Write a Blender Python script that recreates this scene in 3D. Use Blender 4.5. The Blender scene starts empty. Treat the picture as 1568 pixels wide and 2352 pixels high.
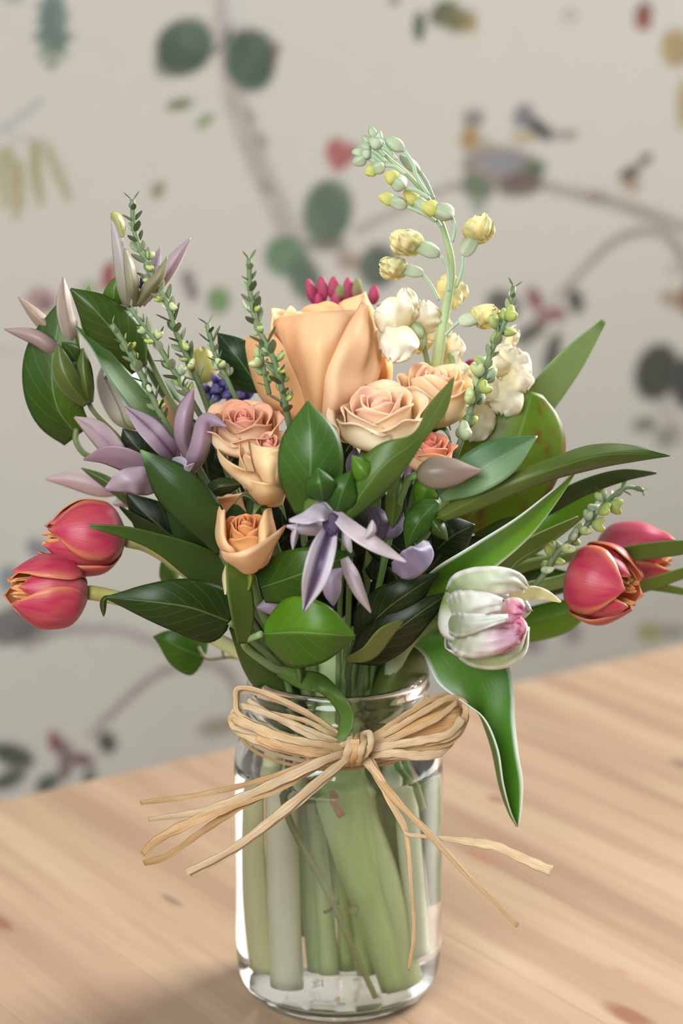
import bpy, math, random
import numpy as np
from mathutils import Vector, Matrix

# ------------------------------------------------------------------ camera, light, exposure
SC = bpy.context.scene
COL = SC.collection
F_PX, W_PX, H_PX = 5283.0, 1568.0, 2352.0
PITCH = math.radians(14.0)
CAM = np.array([0.0014, -0.986, 0.4728])
FWD = np.array([0.0, math.cos(PITCH), -math.sin(PITCH)])
UPV = np.array([0.0, math.sin(PITCH), math.cos(PITCH)])
RGT = np.array([1.0, 0.0, 0.0])
cd = bpy.data.cameras.new('camera')
cam = bpy.data.objects.new('camera', cd)
COL.objects.link(cam)
cam.location = CAM
cam.rotation_euler = (math.pi / 2 - PITCH, 0, 0)
cd.sensor_fit = 'VERTICAL'
cd.lens = 50.0
cd.sensor_height = 50.0 * H_PX / F_PX
cd.sensor_width = cd.sensor_height * W_PX / H_PX
cd.clip_start = 0.05
cd.dof.use_dof = True
cd.dof.focus_distance = 0.968
cd.dof.aperture_fstop = 3.5
SC.camera = cam

world = bpy.data.worlds.new('world')
SC.world = world
world.use_nodes = True
world.node_tree.nodes['Background'].inputs[0].default_value = (0.90, 0.95, 1.0, 1)
world.node_tree.nodes['Background'].inputs[1].default_value = 0.22


def area(name, loc, target, sx, sy, power, col):
    d = bpy.data.lights.new(name, 'AREA')
    d.shape = 'RECTANGLE'
    d.size, d.size_y, d.energy, d.color = sx, sy, power, col
    o = bpy.data.objects.new(name, d)
    COL.objects.link(o)
    o.location = loc
    o.rotation_euler = (Vector(target) - Vector(loc)).to_track_quat('-Z', 'Y').to_euler()
    return o


key = area('window_light_right', (1.40, 1.00, 1.05), (0, -0.05, 0.2), 0.9, 1.3, 36, (1.0, 0.985, 0.955))
key.data.spread = math.radians(95)
area('window_light_front', (-0.45, -1.15, 0.85), (0, 0.0, 0.2), 0.9, 0.9, 30, (0.93, 0.975, 1.0))
SC.view_settings.view_transform = 'Standard'
SC.view_settings.look = 'None'
SC.view_settings.gamma = 1.0
SC.view_settings.use_curve_mapping = False
SC.view_settings.exposure = 0.0
SC.cycles.max_bounces = 16
SC.cycles.transmission_bounces = 14
SC.cycles.glossy_bounces = 8
SC.cycles.diffuse_bounces = 4
random.seed(4)
RNG = np.random.default_rng(4)


# ------------------------------------------------------------------ helpers
def lin(c):
    a = np.asarray(c, float) / 255.0
    return np.where(a <= 0.04045, a / 12.92, ((a + 0.055) / 1.055) ** 2.4)


def P(x, y, d):
    """world point on the photograph's sight line through (x, y), at world depth y = d millimetres"""
    v = FWD + (x - 784) / F_PX * RGT - (y - 1176) / F_PX * UPV
    t = (d / 1000.0 - CAM[1]) / v[1]
    return CAM + t * v


def PT(p):
    return np.array([p[1], p[2], p[3]]) / 1000.0 if p[0] == 'j' else P(*p)


def px2m(p, n):
    """n pixels of the photograph in metres at the depth of p"""
    return n * float((p - CAM) @ FWD) / F_PX


def catmull(pts, n):
    pts = np.asarray(pts, float)
    if len(pts) == 2:
        t = np.linspace(0, 1, n)[:, None]
        return pts[0] * (1 - t) + pts[1] * t
    q = np.vstack([2 * pts[0] - pts[1], pts, 2 * pts[-1] - pts[-2]])
    out = []
    for i in range(1, len(q) - 2):
        t = np.linspace(0, 1, 24, endpoint=False)[:, None]
        a, b, c, d = q[i - 1], q[i], q[i + 1], q[i + 2]
        out.append(0.5 * (2 * b + (c - a) * t + (2 * a - 5 * b + 4 * c - d) * t ** 2 + (3 * b - a - 3 * c + d) * t ** 3))
    out = np.vstack(out + [q[-2][None]])
    s = np.concatenate([[0], np.cumsum(np.linalg.norm(np.diff(out[:, :min(3, out.shape[1])], axis=0), axis=1))])
    u = np.linspace(0, s[-1], n)
    return np.stack([np.interp(u, s, out[:, k]) for k in range(out.shape[1])], 1)


def smooth(x):
    x = np.clip(x, 0, 1)
    return x * x * (3 - 2 * x)


def unit(v):
    v = np.asarray(v, float)
    return v / max(np.linalg.norm(v), 1e-12)


def frame(axis, up=(0, 0, 1)):
    """3x3 with columns x, y, z; z along axis"""
    z = unit(axis)
    x = np.cross(up, z)
    if np.linalg.norm(x) < 1e-3:
        x = np.cross((0, 1, 0), z)
    x = unit(x)
    return np.stack([x, np.cross(z, x), z], 1)


def camdir(a):
    """(right, up, towards the viewer) -> world"""
    return unit(a[0] * RGT + a[1] * UPV - a[2] * FWD)


class Thing:
    def __init__(self, name, label, cat, loc, group=None):
        o = bpy.data.objects.new(name, None)
        COL.objects.link(o)
        o.empty_display_size = 0.01
        o.location = loc
        o['label'], o['category'] = label, cat
        if group:
            o['group'] = group
        self.o, self.loc = o, np.array(loc, float)


def link(o, parent):
    COL.objects.link(o)
    if parent is not None:
        o.parent = parent.o if isinstance(parent, Thing) else parent


def mesh(name, V, Fc, mat, cols=None, uv=None, smooth_=True):
    me = bpy.data.meshes.new(name)
    me.from_pydata([tuple(v) for v in V], [], [tuple(f) for f in Fc])
    if smooth_:
        me.polygons.foreach_set('use_smooth', np.ones(len(me.polygons), bool))
    if cols is not None:
        a = me.color_attributes.new('col', 'FLOAT_COLOR', 'POINT')
        c4 = np.ones((len(V), 4), np.float32)
        c4[:, :3] = cols
        a.data.foreach_set('color', c4.ravel())
    if uv is not None:
        l = me.uv_layers.new(name='uv')
        vi = np.empty(len(me.loops), np.int32)
        me.loops.foreach_get('vertex_index', vi)
        l.data.foreach_set('uv', np.asarray(uv, np.float32)[vi].ravel())
    me.materials.append(mat)
    me.update()
    return me


def put(name, T, V, Fc, mat, cols=None, uv=None, parent=None, label=None):
    """link a mesh given in world coordinates as a part of thing T (or of its part `parent`)"""
    o = bpy.data.objects.new(name, mesh(name, np.asarray(V) - T.loc, Fc, mat, cols, uv))
    link(o, parent if parent is not None else T)
    if label:
        o['label'] = label
    return o


def grid_faces(nu, nv, off=0, flip=False):
    i, j = np.meshgrid(np.arange(nu), np.arange(nv), indexing='ij')
    a = (i * (nv + 1) + j).ravel() + off
    f = np.stack([a, a + 1, a + nv + 2, a + nv + 1], 1)
    return f[:, ::-1] if flip else f


def sheet(name, T, G, mat, cf, cb=None, th=0.0004, parent=None, label=None, face_cam=True):
    """thin two-sided leaf or petal from a grid G[u, v, 3] of world points; cf / cb are the colours of its two sides"""
    nu, nv = G.shape[0] - 1, G.shape[1] - 1
    du = np.gradient(G, axis=0)
    dv = np.gradient(G, axis=1)
    N = np.cross(du, dv)
    L = np.linalg.norm(N, axis=2, keepdims=True)
    N = N / np.maximum(L, 1e-12)
    N[0], N[-1] = N[1], N[-2]
    flip = False
    if face_cam and np.sum(N * L * (CAM - G)) < 0:
        N = -N
        flip = True
    n1 = (nu + 1) * (nv + 1)
    V = np.concatenate([(G + N * th / 2).reshape(-1, 3), (G - N * th / 2).reshape(-1, 3)])
    fa = grid_faces(nu, nv, 0, flip)
    fb = grid_faces(nu, nv, n1, not flip)
    ring = [i * (nv + 1) for i in range(nu)] + [nu * (nv + 1) + j for j in range(nv)] + \
           [i * (nv + 1) + nv for i in range(nu, 0, -1)] + [j for j in range(nv, 0, -1)]
    R = np.array(ring)
    S = np.roll(R, -1)
    fr = np.stack([R, S, S + n1, R + n1], 1)
    if flip:
        fr = fr[:, ::-1]
    u, v = np.meshgrid(np.linspace(0, 1, nu + 1), np.linspace(0, 1, nv + 1), indexing='ij')
    uv = np.stack([u.ravel(), v.ravel()], 1)
    cf = cf.reshape(-1, 3)
    cb = cf if cb is None else cb.reshape(-1, 3)
    return put(name, T, V, np.concatenate([fa, fb, fr]).tolist(), mat, np.concatenate([cf, cb]), np.concatenate([uv, uv]), parent, label)


PROF = {  # half width along base -> tip
    'o': ([0, .06, .2, .38, .55, .75, .9, 1], [.1, .38, .85, 1, .93, .6, .26, .01]),
    'l': ([0, .1, .3, .5, .7, .88, 1], [.12, .42, .86, 1, .8, .38, .01]),
    's': ([0, .15, .4, .6, .8, .92, 1], [.75, .9, 1, .92, .66, .34, .03]),
    'r': ([0, .08, .25, .5, .75, .9, 1], [.15, .45, .85, 1, .95, .7, .25]),
    'h': ([0, .03, .12, .3, .5, .7, .88, 1], [.3, .62, .95, 1, .85, .55, .22, .01]),
    't': ([0, .15, .4, .7, .9, 1], [.35, .7, 1, .8, .4, .02]),
}


def prof(w, t):
    if isinstance(w, tuple):
        k, m = w
        a, b = PROF[k]
        pts = catmull(np.stack([a, b], 1), 200)
        return m * np.clip(np.interp(t, pts[:, 0], pts[:, 1]), 0, None)
    w = np.asarray(w, float)
    if len(w) < 3:
        return np.interp(t, np.linspace(0, 1, len(w)), w)
    pts = catmull(np.stack([np.linspace(0, 1, len(w)) * w.max() * 3, w], 1), 200)
    return np.clip(np.interp(t, pts[:, 0] / (w.max() * 3), pts[:, 1]), 0, None)


def cspec(t, v, c, c2=None, ce=None, ew=.2, cm=None, mw=.25, ct=None, tw=.15, cr=None, mot=None, hue=None):
    """colour over a leaf: c at the base, c2 at the tip, ce at the margin, cm along the middle, ct at the very tip, cr right half"""
    out = lin(c) * np.ones(t.shape + (3,))
    def mix(m, col):
        nonlocal out
        out = out * (1 - m[..., None]) + lin(col) * m[..., None]
    if c2 is not None:
        mix(t, c2)
    if cr is not None:
        mix(smooth(v * 8 + .5), cr)
    if mot is not None:
        h = np.sin(t * 17 + 2 * np.sin(v * 6)) * np.sin(v * 11 + 3 * np.sin(t * 7)) + .5 * np.sin(t * 41 + v * 9)
        mix(.75 * smooth(h * .9 - .1), mot)
    if cm is not None:
        mix(smooth((mw - np.abs(v)) / (mw * .55)), cm)
    if hue is not None:
        out = out * lin(hue)
    if ce is not None:
        mix(smooth((np.abs(v) - 1 + ew) / (ew * .5)), ce)
    if ct is not None:
        mix(smooth((t - 1 + tw) / tw), ct)
    return np.clip(out, 0, 1)


def leaf(T, mid, w, c, mat='leaf', name='leaf', l=1., r=1., tl=4., tr=4., wave=0., wn=3., crease=.4, nu=26, nv=10, th=.0004,
         cb=None, parent=None, label=None, crumple=0., **kc):
    """leaf / petal along mid points (x, y, depth) base -> tip in photograph pixels and mm, half width w px, edges tl / tr mm farther away"""
    M = catmull(np.array(mid, float) * [1, 1, 5.0], nu + 1) / [1, 1, 5.0]
    t = np.linspace(0, 1, nu + 1)
    tg = np.gradient(M[:, :2], axis=0)
    tg /= np.maximum(np.linalg.norm(tg, axis=1, keepdims=True), 1e-9)
    nrm = np.stack([tg[:, 1], -tg[:, 0]], 1)
    wd = prof(w, t)
    k = wd / max(wd.max(), 1e-9)
    ll = np.interp(t, np.linspace(0, 1, len(l)), l) if isinstance(l, (list, np.ndarray)) else l
    rr = np.interp(t, np.linspace(0, 1, len(r)), r) if isinstance(r, (list, np.ndarray)) else r
    tL = np.interp(t, np.linspace(0, 1, len(tl)), tl) if isinstance(tl, list) else tl
    tR = np.interp(t, np.linspace(0, 1, len(tr)), tr) if isinstance(tr, list) else tr
    ph = random.uniform(0, 6)
    wvl, wvr = wave * np.sin(t * wn * 6.28 + ph), wave * np.sin(t * wn * 6.28 + ph + 1.7)
    rows = []
    for i in range(nu + 1):
        x, y, d = M[i]
        a = P(x + nrm[i, 0] * wd[i] * np.ravel(ll)[i if np.size(ll) > 1 else 0], y + nrm[i, 1] * wd[i] * np.ravel(ll)[i if np.size(ll) > 1 else 0],
              d + (np.ravel(tL)[i if np.size(tL) > 1 else 0] + wvl[i]) * k[i])
        b = P(x - nrm[i, 0] * wd[i] * np.ravel(rr)[i if np.size(rr) > 1 else 0], y - nrm[i, 1] * wd[i] * np.ravel(rr)[i if np.size(rr) > 1 else 0],
              d + (np.ravel(tR)[i if np.size(tR) > 1 else 0] + wvr[i]) * k[i])
        rows.append((a, P(x, y, d), b))
    return sheet3(T, rows, mat, name, crease, nv, th, c, cb, parent, label, crumple, resample=False, **kc)


HUE = {'leaf': (228, 224, 160), 'tulip_leaf': (236, 234, 180)}     # fresh leaves: a warm yellow-green


def sheet3(T, rows, mat='leaf', name='leaf', crease=.4, nv=10, th=.0004, c=(80, 110, 60), cb=None, parent=None, label=None, crumple=0.,
           resample=True, nu=26, **kc):
    """sheet through rows of (left, middle, right) points, world or (x, y, depth)"""
    A = np.array(rows, float)
    if resample:
        A = np.array([[P(*p) for p in r] for r in rows])
        A = catmull(A.reshape(len(A), 9), nu + 1).reshape(-1, 3, 3)
    v = np.linspace(-1, 1, nv + 1)[None, :, None]
    L, M, R = A[:, 0:1], A[:, 1:2], A[:, 2:3]
    lag = L * (v * (v - 1) / 2) + M * (1 - v * v) + R * (v * (v + 1) / 2)
    pw = np.where(v < 0, M + (L - M) * -v, M + (R - M) * v)
    G = lag * (1 - crease) + pw * crease
    if crumple:
        n, m = G.shape[:2]
        tt, vv = np.meshgrid(np.linspace(0, 1, n), np.linspace(-1, 1, m), indexing='ij')
        a, b, e = random.uniform(0, 6), random.uniform(0, 6), random.uniform(3, 5)
        h = np.sin(vv * e * 2 + a + 2 * tt) * np.sin(tt * e * 1.7 + b) * tt
        G = G + (-FWD * h[..., None] + UPV * (np.sin(vv * 7 + b) * .5 * tt ** 3)[..., None]) * crumple / 1000
    n, m = G.shape[:2]
    t, vv = np.meshgrid(np.linspace(0, 1, n), np.linspace(-1, 1, m), indexing='ij')
    if mat in HUE:
        kc = dict(kc, hue=HUE[mat])
    cf = cspec(t, vv, c, **kc)
    cbk = cspec(t, vv, cb, **{k: q for k, q in kc.items() if k in ('ce', 'ew', 'hue')}) if cb is not None else None
    return sheet(name, T, G, MAT[mat], cf, cbk, th, parent, label)


def tube(T, pts, rad, c, mat='stem', name='stem', seg=10, n=None, c2=None, flat=1., parent=None, label=None, world=False, ridges=0, taper_caps=False):
    """round (or flattened) tube through points; rad in px of the photograph (one value or a list)"""
    Q = np.array(pts, float) if world else np.array([PT(p) for p in pts])
    n = n or max(8, 5 * len(Q))
    C = catmull(Q, n)
    r = np.interp(np.linspace(0, 1, n), np.linspace(0, 1, np.size(rad)), np.ravel(np.array(rad, float)))
    r = r * (1 if world == 'm' else np.array([px2m(p, 1) for p in C]))
    tg = np.gradient(C, axis=0)
    tg /= np.linalg.norm(tg, axis=1, keepdims=True)
    x = unit(np.cross(tg[0], FWD if abs(tg[0] @ FWD) < .9 else UPV))
    V, A = [], np.linspace(0, 2 * math.pi, seg, endpoint=False)
    for i in range(n):
        x = unit(x - tg[i] * (x @ tg[i]))
        y = np.cross(tg[i], x)
        k = 1 + .12 * np.cos(A * ridges) if ridges else np.ones(seg)
        V.append(C[i] + r[i] * k[:, None] * (np.cos(A)[:, None] * x + flat * np.sin(A)[:, None] * y))
    V = np.concatenate(V + [C[:1], C[-1:]])
    f = []
    for i in range(n - 1):
        for j in range(seg):
            k = (j + 1) % seg
            f.append((i * seg + j, i * seg + k, (i + 1) * seg + k, (i + 1) * seg + j))
    for j in range(seg):
        k = (j + 1) % seg
        f.append((n * seg, k, j))
        f.append((n * seg + 1, (n - 1) * seg + j, (n - 1) * seg + k))
    t = np.concatenate([np.repeat(np.linspace(0, 1, n), seg), [0, 1]])[:, None]
    tc = smooth(t / .6)
    cols = lin(c) * (1 - tc) + lin(c2 if c2 else c) * tc
    uv = np.stack([t[:, 0], np.concatenate([np.tile(A / 6.283, n), [0, 0]])], 1)
    return put(name, T, V, f, MAT[mat], cols, uv, parent, label)


def lathe_v(pr, seg, ridge=None):
    """vertices and faces of a closed lathe about +Z from a profile of (radius, height)"""
    A = np.linspace(0, 2 * math.pi, seg, endpoint=False)
    V, f = [], []
    for (r, z) in pr:
        k = ridge(A, z) if ridge else 1.0
        V.append(np.stack([r * k * np.cos(A), r * k * np.sin(A), np.full(seg, z)], 1))
    V = np.concatenate(V)
    n = len(pr)
    for i in range(n - 1):
        for j in range(seg):
            k = (j + 1) % seg
            f.append((i * seg + j, i * seg + k, (i + 1) * seg + k, (i + 1) * seg + j))
    V = np.concatenate([V, [[0, 0, pr[0][1]], [0, 0, pr[-1][1]]]])
    for j in range(seg):
        k = (j + 1) % seg
        f.append((n * seg, k, j))
        f.append((n * seg + 1, (n - 1) * seg + j, (n - 1) * seg + k))
    return V, f


# ------------------------------------------------------------------ materials
MAT = {}


class NT:
    def __init__(self, name):
        m = bpy.data.materials.new(name)
        m.use_nodes = True
        self.m, self.t = m, m.node_tree
        self.b = m.node_tree.nodes['Principled BSDF']
        self.out = m.node_tree.nodes['Material Output']

    def n(self, ty, **kw):
        nd = self.t.nodes.new(ty)
        for k, v in kw.items():
            if k.startswith('i_'):
                nd.inputs[k[2:].replace('_', ' ')].default_value = v
            else:
                setattr(nd, k, v)
        return nd

    def l(self, a, b):
        self.t.links.new(a, b)

    def math(self, op, a, b=None, c=None):
        nd = self.n('ShaderNodeMath', operation=op)
        for i, q in enumerate((a, b, c)):
            if q is None:
                continue
            if isinstance(q, (int, float)):
                nd.inputs[i].default_value = q
            else:
                self.l(q, nd.inputs[i])
        return nd.outputs[0]

    def mix(self, fac, a, b, mode='MIX'):
        nd = self.n('ShaderNodeMix', data_type='RGBA', blend_type=mode)
        for s, q in ((0, fac), (6, a), (7, b)):
            if isinstance(q, (int, float)):
                nd.inputs[s].default_value = q
            elif isinstance(q, tuple):
                nd.inputs[s].default_value = (*lin(q), 1)
            else:
                self.l(q, nd.inputs[s])
        return nd.outputs[2]


def plant_mat(name, rough, spec, trans, veins, tint=(1, 1, 1), bump=.3, lift=1.0):
    k = NT(name)
    at = k.n('ShaderNodeVertexColor', layer_name='col')
    uv = k.n('ShaderNodeUVMap', uv_map='uv')
    sp = k.n('ShaderNodeSeparateXYZ')
    k.l(uv.outputs[0], sp.inputs[0])
    u, v = sp.outputs[0], sp.outputs[1]
    av = k.math('ABSOLUTE', k.math('SUBTRACT', v, .5))
    tc = k.n('ShaderNodeTexCoord')
    nz = k.n('ShaderNodeTexNoise', i_Scale=90.0, i_Detail=4.0)
    k.l(tc.outputs['Object'], nz.inputs['Vector'])
    col = k.mix(.35, at.outputs[0], k.mix(1.0, at.outputs[0], k.mix(nz.outputs[0], (150, 150, 150) if veins in ('pinnate',) else (195, 195, 195), (255, 255, 255)), 'MULTIPLY'))
    if veins == 'pinnate':
        side = k.math('FRACT', k.math('ADD', k.math('MULTIPLY', u, 7.0), k.math('MULTIPLY', av, -5.0)))
        sv = k.math('LESS_THAN', k.math('ABSOLUTE', k.math('SUBTRACT', side, .5)), .035)
        mv = k.math('LESS_THAN', av, .014)
        h = k.math('MAXIMUM', k.math('MULTIPLY', sv, .35), mv)
        col = k.mix(k.math('MULTIPLY', h, .28), col, (165, 185, 120))
    elif veins == 'parallel':
        wv = k.n('ShaderNodeTexNoise', i_Scale=1.0, i_Detail=2.0)
        cb = k.n('ShaderNodeCombineXYZ')
        k.l(k.math('MULTIPLY', u, 2.0), cb.inputs[0])
        k.l(k.math('MULTIPLY', v, 46.0), cb.inputs[1])
        k.l(cb.outputs[0], wv.inputs['Vector'])
        h = wv.outputs[0]
        col = k.mix(k.math('MULTIPLY', h, .25), col, k.mix(1.0, col, (175, 185, 165), 'MULTIPLY'))
    else:
        h = nz.outputs[0]
    if lift != 1:
        gm = k.n('ShaderNodeGamma')
        gm.inputs[1].default_value = lift
        k.l(col, gm.inputs[0])
        col = gm.outputs[0]
    bp = k.n('ShaderNodeBump', i_Strength=bump, i_Distance=.0006)
    k.l(h, bp.inputs['Height'])
    k.l(bp.outputs[0], k.b.inputs['Normal'])
    k.l(col, k.b.inputs['Base Color'])
    k.b.inputs['Roughness'].default_value = rough
    k.b.inputs['Specular IOR Level'].default_value = spec
    tr = k.n('ShaderNodeBsdfTranslucent')
    k.l(k.mix(1.0, col, tuple(int(255 * x) for x in tint), 'MULTIPLY'), tr.inputs[0])
    ms = k.n('ShaderNodeMixShader')
    ms.inputs[0].default_value = trans
    k.l(k.b.outputs[0], ms.inputs[1])
    k.l(tr.outputs[0], ms.inputs[2])
    k.l(ms.outputs[0], k.out.inputs[0])
    MAT[name] = k.m


plant_mat('leaf', .40, .42, .32, 'pinnate', (1, 1, .5))
plant_mat('tulip_leaf', .40, .42, .34, 'parallel', (1, 1, .55), .25)
plant_mat('petal', .55, .25, .36, 'none', (1, .95, .88), .12, .78)
plant_mat('silk', .38, .45, .30, 'parallel', (1, .95, .9), .25, .94)
plant_mat('stem', .5, .35, .05, 'parallel', (1, 1, .8), .15, .85)


def raffia_mat():
    k = NT('raffia')
    at = k.n('ShaderNodeVertexColor', layer_name='col')
    uv = k.n('ShaderNodeUVMap', uv_map='uv')
    mp = k.n('ShaderNodeMapping')
    mp.inputs['Scale'].default_value = (3, 26, 1)
    k.l(uv.outputs[0], mp.inputs[0])
    nz = k.n('ShaderNodeTexNoise', i_Scale=1.0, i_Detail=5.0)
    k.l(mp.outputs[0], nz.inputs['Vector'])
    rp = k.n('ShaderNodeMapRange')
    rp.inputs[1].default_value, rp.inputs[2].default_value = .32, .68
    k.l(nz.outputs[0], rp.inputs[0])
    col = k.mix(rp.outputs[0], k.mix(1.0, at.outputs[0], (215, 190, 158), 'MULTIPLY'), at.outputs[0])
    k.l(col, k.b.inputs['Base Color'])
    k.b.inputs['Roughness'].default_value = .5
    bp = k.n('ShaderNodeBump', i_Strength=.7, i_Distance=.0006)
    k.l(nz.outputs[0], bp.inputs['Height'])
    k.l(bp.outputs[0], k.b.inputs['Normal'])
    tr = k.n('ShaderNodeBsdfTranslucent')
    k.l(col, tr.inputs[0])
    ms = k.n('ShaderNodeMixShader')
    ms.inputs[0].default_value = .2
    k.l(k.b.outputs[0], ms.inputs[1])
    k.l(tr.outputs[0], ms.inputs[2])
    k.l(ms.outputs[0], k.out.inputs[0])
    MAT['raffia'] = k.m


raffia_mat()


def clear_mat(name, ior, tint):
    k = NT(name)
    k.b.inputs['Base Color'].default_value = (*tint, 1)
    k.b.inputs['Roughness'].default_value = 0.0
    k.b.inputs['IOR'].default_value = ior
    k.b.inputs['Transmission Weight'].default_value = 1.0
    MAT[name] = k.m


clear_mat('jar_glass', 1.47, (.99, .998, .993))
clear_mat('jar_water', 1.33, (.995, 1, .995))

# table frame: origin on the far edge, es along that edge, eg along the grain towards the viewer
TO = np.array([-0.191, 0.235, 0.0])
YAW = math.radians(34.8)
ES = np.array([math.cos(YAW), math.sin(YAW), 0])
EG = np.array([math.sin(YAW), -math.cos(YAW), 0])


def on_table(x, y):
    v = FWD + (x - 784) / F_PX * RGT - (y - 1176) / F_PX * UPV
    return CAM + v * (-CAM[2] / v[2])


def wood_mat():
    k = NT('pine')
    geo = k.n('ShaderNodeNewGeometry')
    oi = k.n('ShaderNodeObjectInfo')
    mp = k.n('ShaderNodeMapping', vector_type='TEXTURE')
    mp.inputs['Location'].default_value = TO
    mp.inputs['Rotation'].default_value = (0, 0, YAW)
    k.l(geo.outputs['Position'], mp.inputs[0])          # x along the far edge, y along the grain
    sp = k.n('ShaderNodeSeparateXYZ')
    k.l(mp.outputs[0], sp.inputs[0])
    gx, gy = sp.outputs[0], sp.outputs[1]
    cb = k.n('ShaderNodeCombineXYZ')
    k.l(k.math('MULTIPLY', gx, 1.0), cb.inputs[0])
    k.l(k.math('MULTIPLY', gy, .045), cb.inputs[1])
    k.l(k.math('MULTIPLY', oi.outputs['Random'], 9.0), cb.inputs[2])
    n1 = k.n('ShaderNodeTexNoise', i_Scale=42.0, i_Detail=3.0, i_Distortion=.4)
    n2 = k.n('ShaderNodeTexNoise', i_Scale=260.0, i_Detail=4.0)
    for q in (n1, n2):
        k.l(cb.outputs[0], q.inputs['Vector'])
    n3 = k.n('ShaderNodeTexNoise', i_Scale=7.0, i_Detail=2.0)
    k.l(geo.outputs['Position'], n3.inputs['Vector'])
    r1 = k.n('ShaderNodeMapRange')
    r1.inputs[1].default_value, r1.inputs[2].default_value = .35, .68
    k.l(n1.outputs[0], r1.inputs[0])
    col = k.mix(r1.outputs[0], (142, 117, 92), (176, 154, 126))
    col = k.mix(k.math('MULTIPLY', n2.outputs[0], .5), col, k.mix(1.0, col, (200, 182, 165), 'MULTIPLY'))
    col = k.mix(k.math('MULTIPLY', oi.outputs['Random'], .32), col, (150, 118, 98))
    col = k.mix(k.math('MULTIPLY', n3.outputs[0], .3), col, (158, 126, 108))
    for (x, y, a, b, rot, c, s) in KNOTS:
        p = on_table(x, y)
        q = p - TO
        cx, cy = float(q @ ES), float(q @ -EG)
        dx = k.math('DIVIDE', k.math('SUBTRACT', gx, cx), a)
        dy = k.math('DIVIDE', k.math('SUBTRACT', gy, cy), b)
        dd = k.math('SQRT', k.math('ADD', k.math('MULTIPLY', dx, dx), k.math('MULTIPLY', dy, dy)))
        dd = k.math('ADD', dd, k.math('MULTIPLY', n2.outputs[0], .5))
        m = k.n('ShaderNodeMapRange', interpolation_type='SMOOTHSTEP')
        m.inputs[1].default_value, m.inputs[2].default_value = 1.35, .55
        k.l(dd, m.inputs[0])
        col = k.mix(k.math('MULTIPLY', m.outputs[0], s), col, c)
    k.l(col, k.b.inputs['Base Color'])
    k.b.inputs['Roughness'].default_value = .42
    k.b.inputs['Specular IOR Level'].default_value = .35
    bp = k.n('ShaderNodeBump', i_Strength=.15, i_Distance=.0005)
    k.l(n2.outputs[0], bp.inputs['Height'])
    k.l(bp.outputs[0], k.b.inputs['Normal'])
    MAT['pine'] = k.m


KNOTS = [(1140, 1836, .005, .010, 0, (120, 85, 62), .8), (1105, 1968, .006, .022, 0, (150, 98, 72), .55), (1445, 2334, .008, .020, 0, (120, 75, 50), .85),
         (394, 2068, .0035, .013, 0, (110, 88, 74), .8), (-2, 2118, .006, .016, 0, (120, 75, 55), .85), (1566, 1755, .006, .012, 0, (95, 70, 62), .8),
         (1425, 2232, .003, .008, 0, (150, 108, 78), .6), (1478, 2265, .003, .008, 0, (160, 110, 80), .5)]
wood_mat()


def plain_mat(name, c, rough=.6):
    k = NT(name)
    nz = k.n('ShaderNodeTexNoise', i_Scale=30.0, i_Detail=3.0)
    k.l(k.mix(k.math('MULTIPLY', nz.outputs[0], .3), c, tuple(int(x * .85) for x in c)), k.b.inputs['Base Color'])
    k.b.inputs['Roughness'].default_value = rough
    MAT[name] = k.m


plain_mat('floor_boards', (150, 122, 96))


def paper_mat():
    k = NT('wallpaper')
    at = k.n('ShaderNodeVertexColor', layer_name='col')
    nz = k.n('ShaderNodeTexNoise', i_Scale=120.0, i_Detail=4.0)
    k.l(k.mix(k.math('MULTIPLY', nz.outputs[0], .12), at.outputs[0], k.mix(1.0, at.outputs[0], (200, 200, 200), 'MULTIPLY')), k.b.inputs['Base Color'])
    k.b.inputs['Roughness'].default_value = .8
    k.b.inputs['Specular IOR Level'].default_value = .2
    MAT['wallpaper'] = k.m


paper_mat()
# ------------------------------------------------------------------ wall with printed paper, floor, table
WALL_GAP = 0.30
WO = TO - EG * WALL_GAP          # a point on the wall; the wall runs along ES, faces EG


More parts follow.
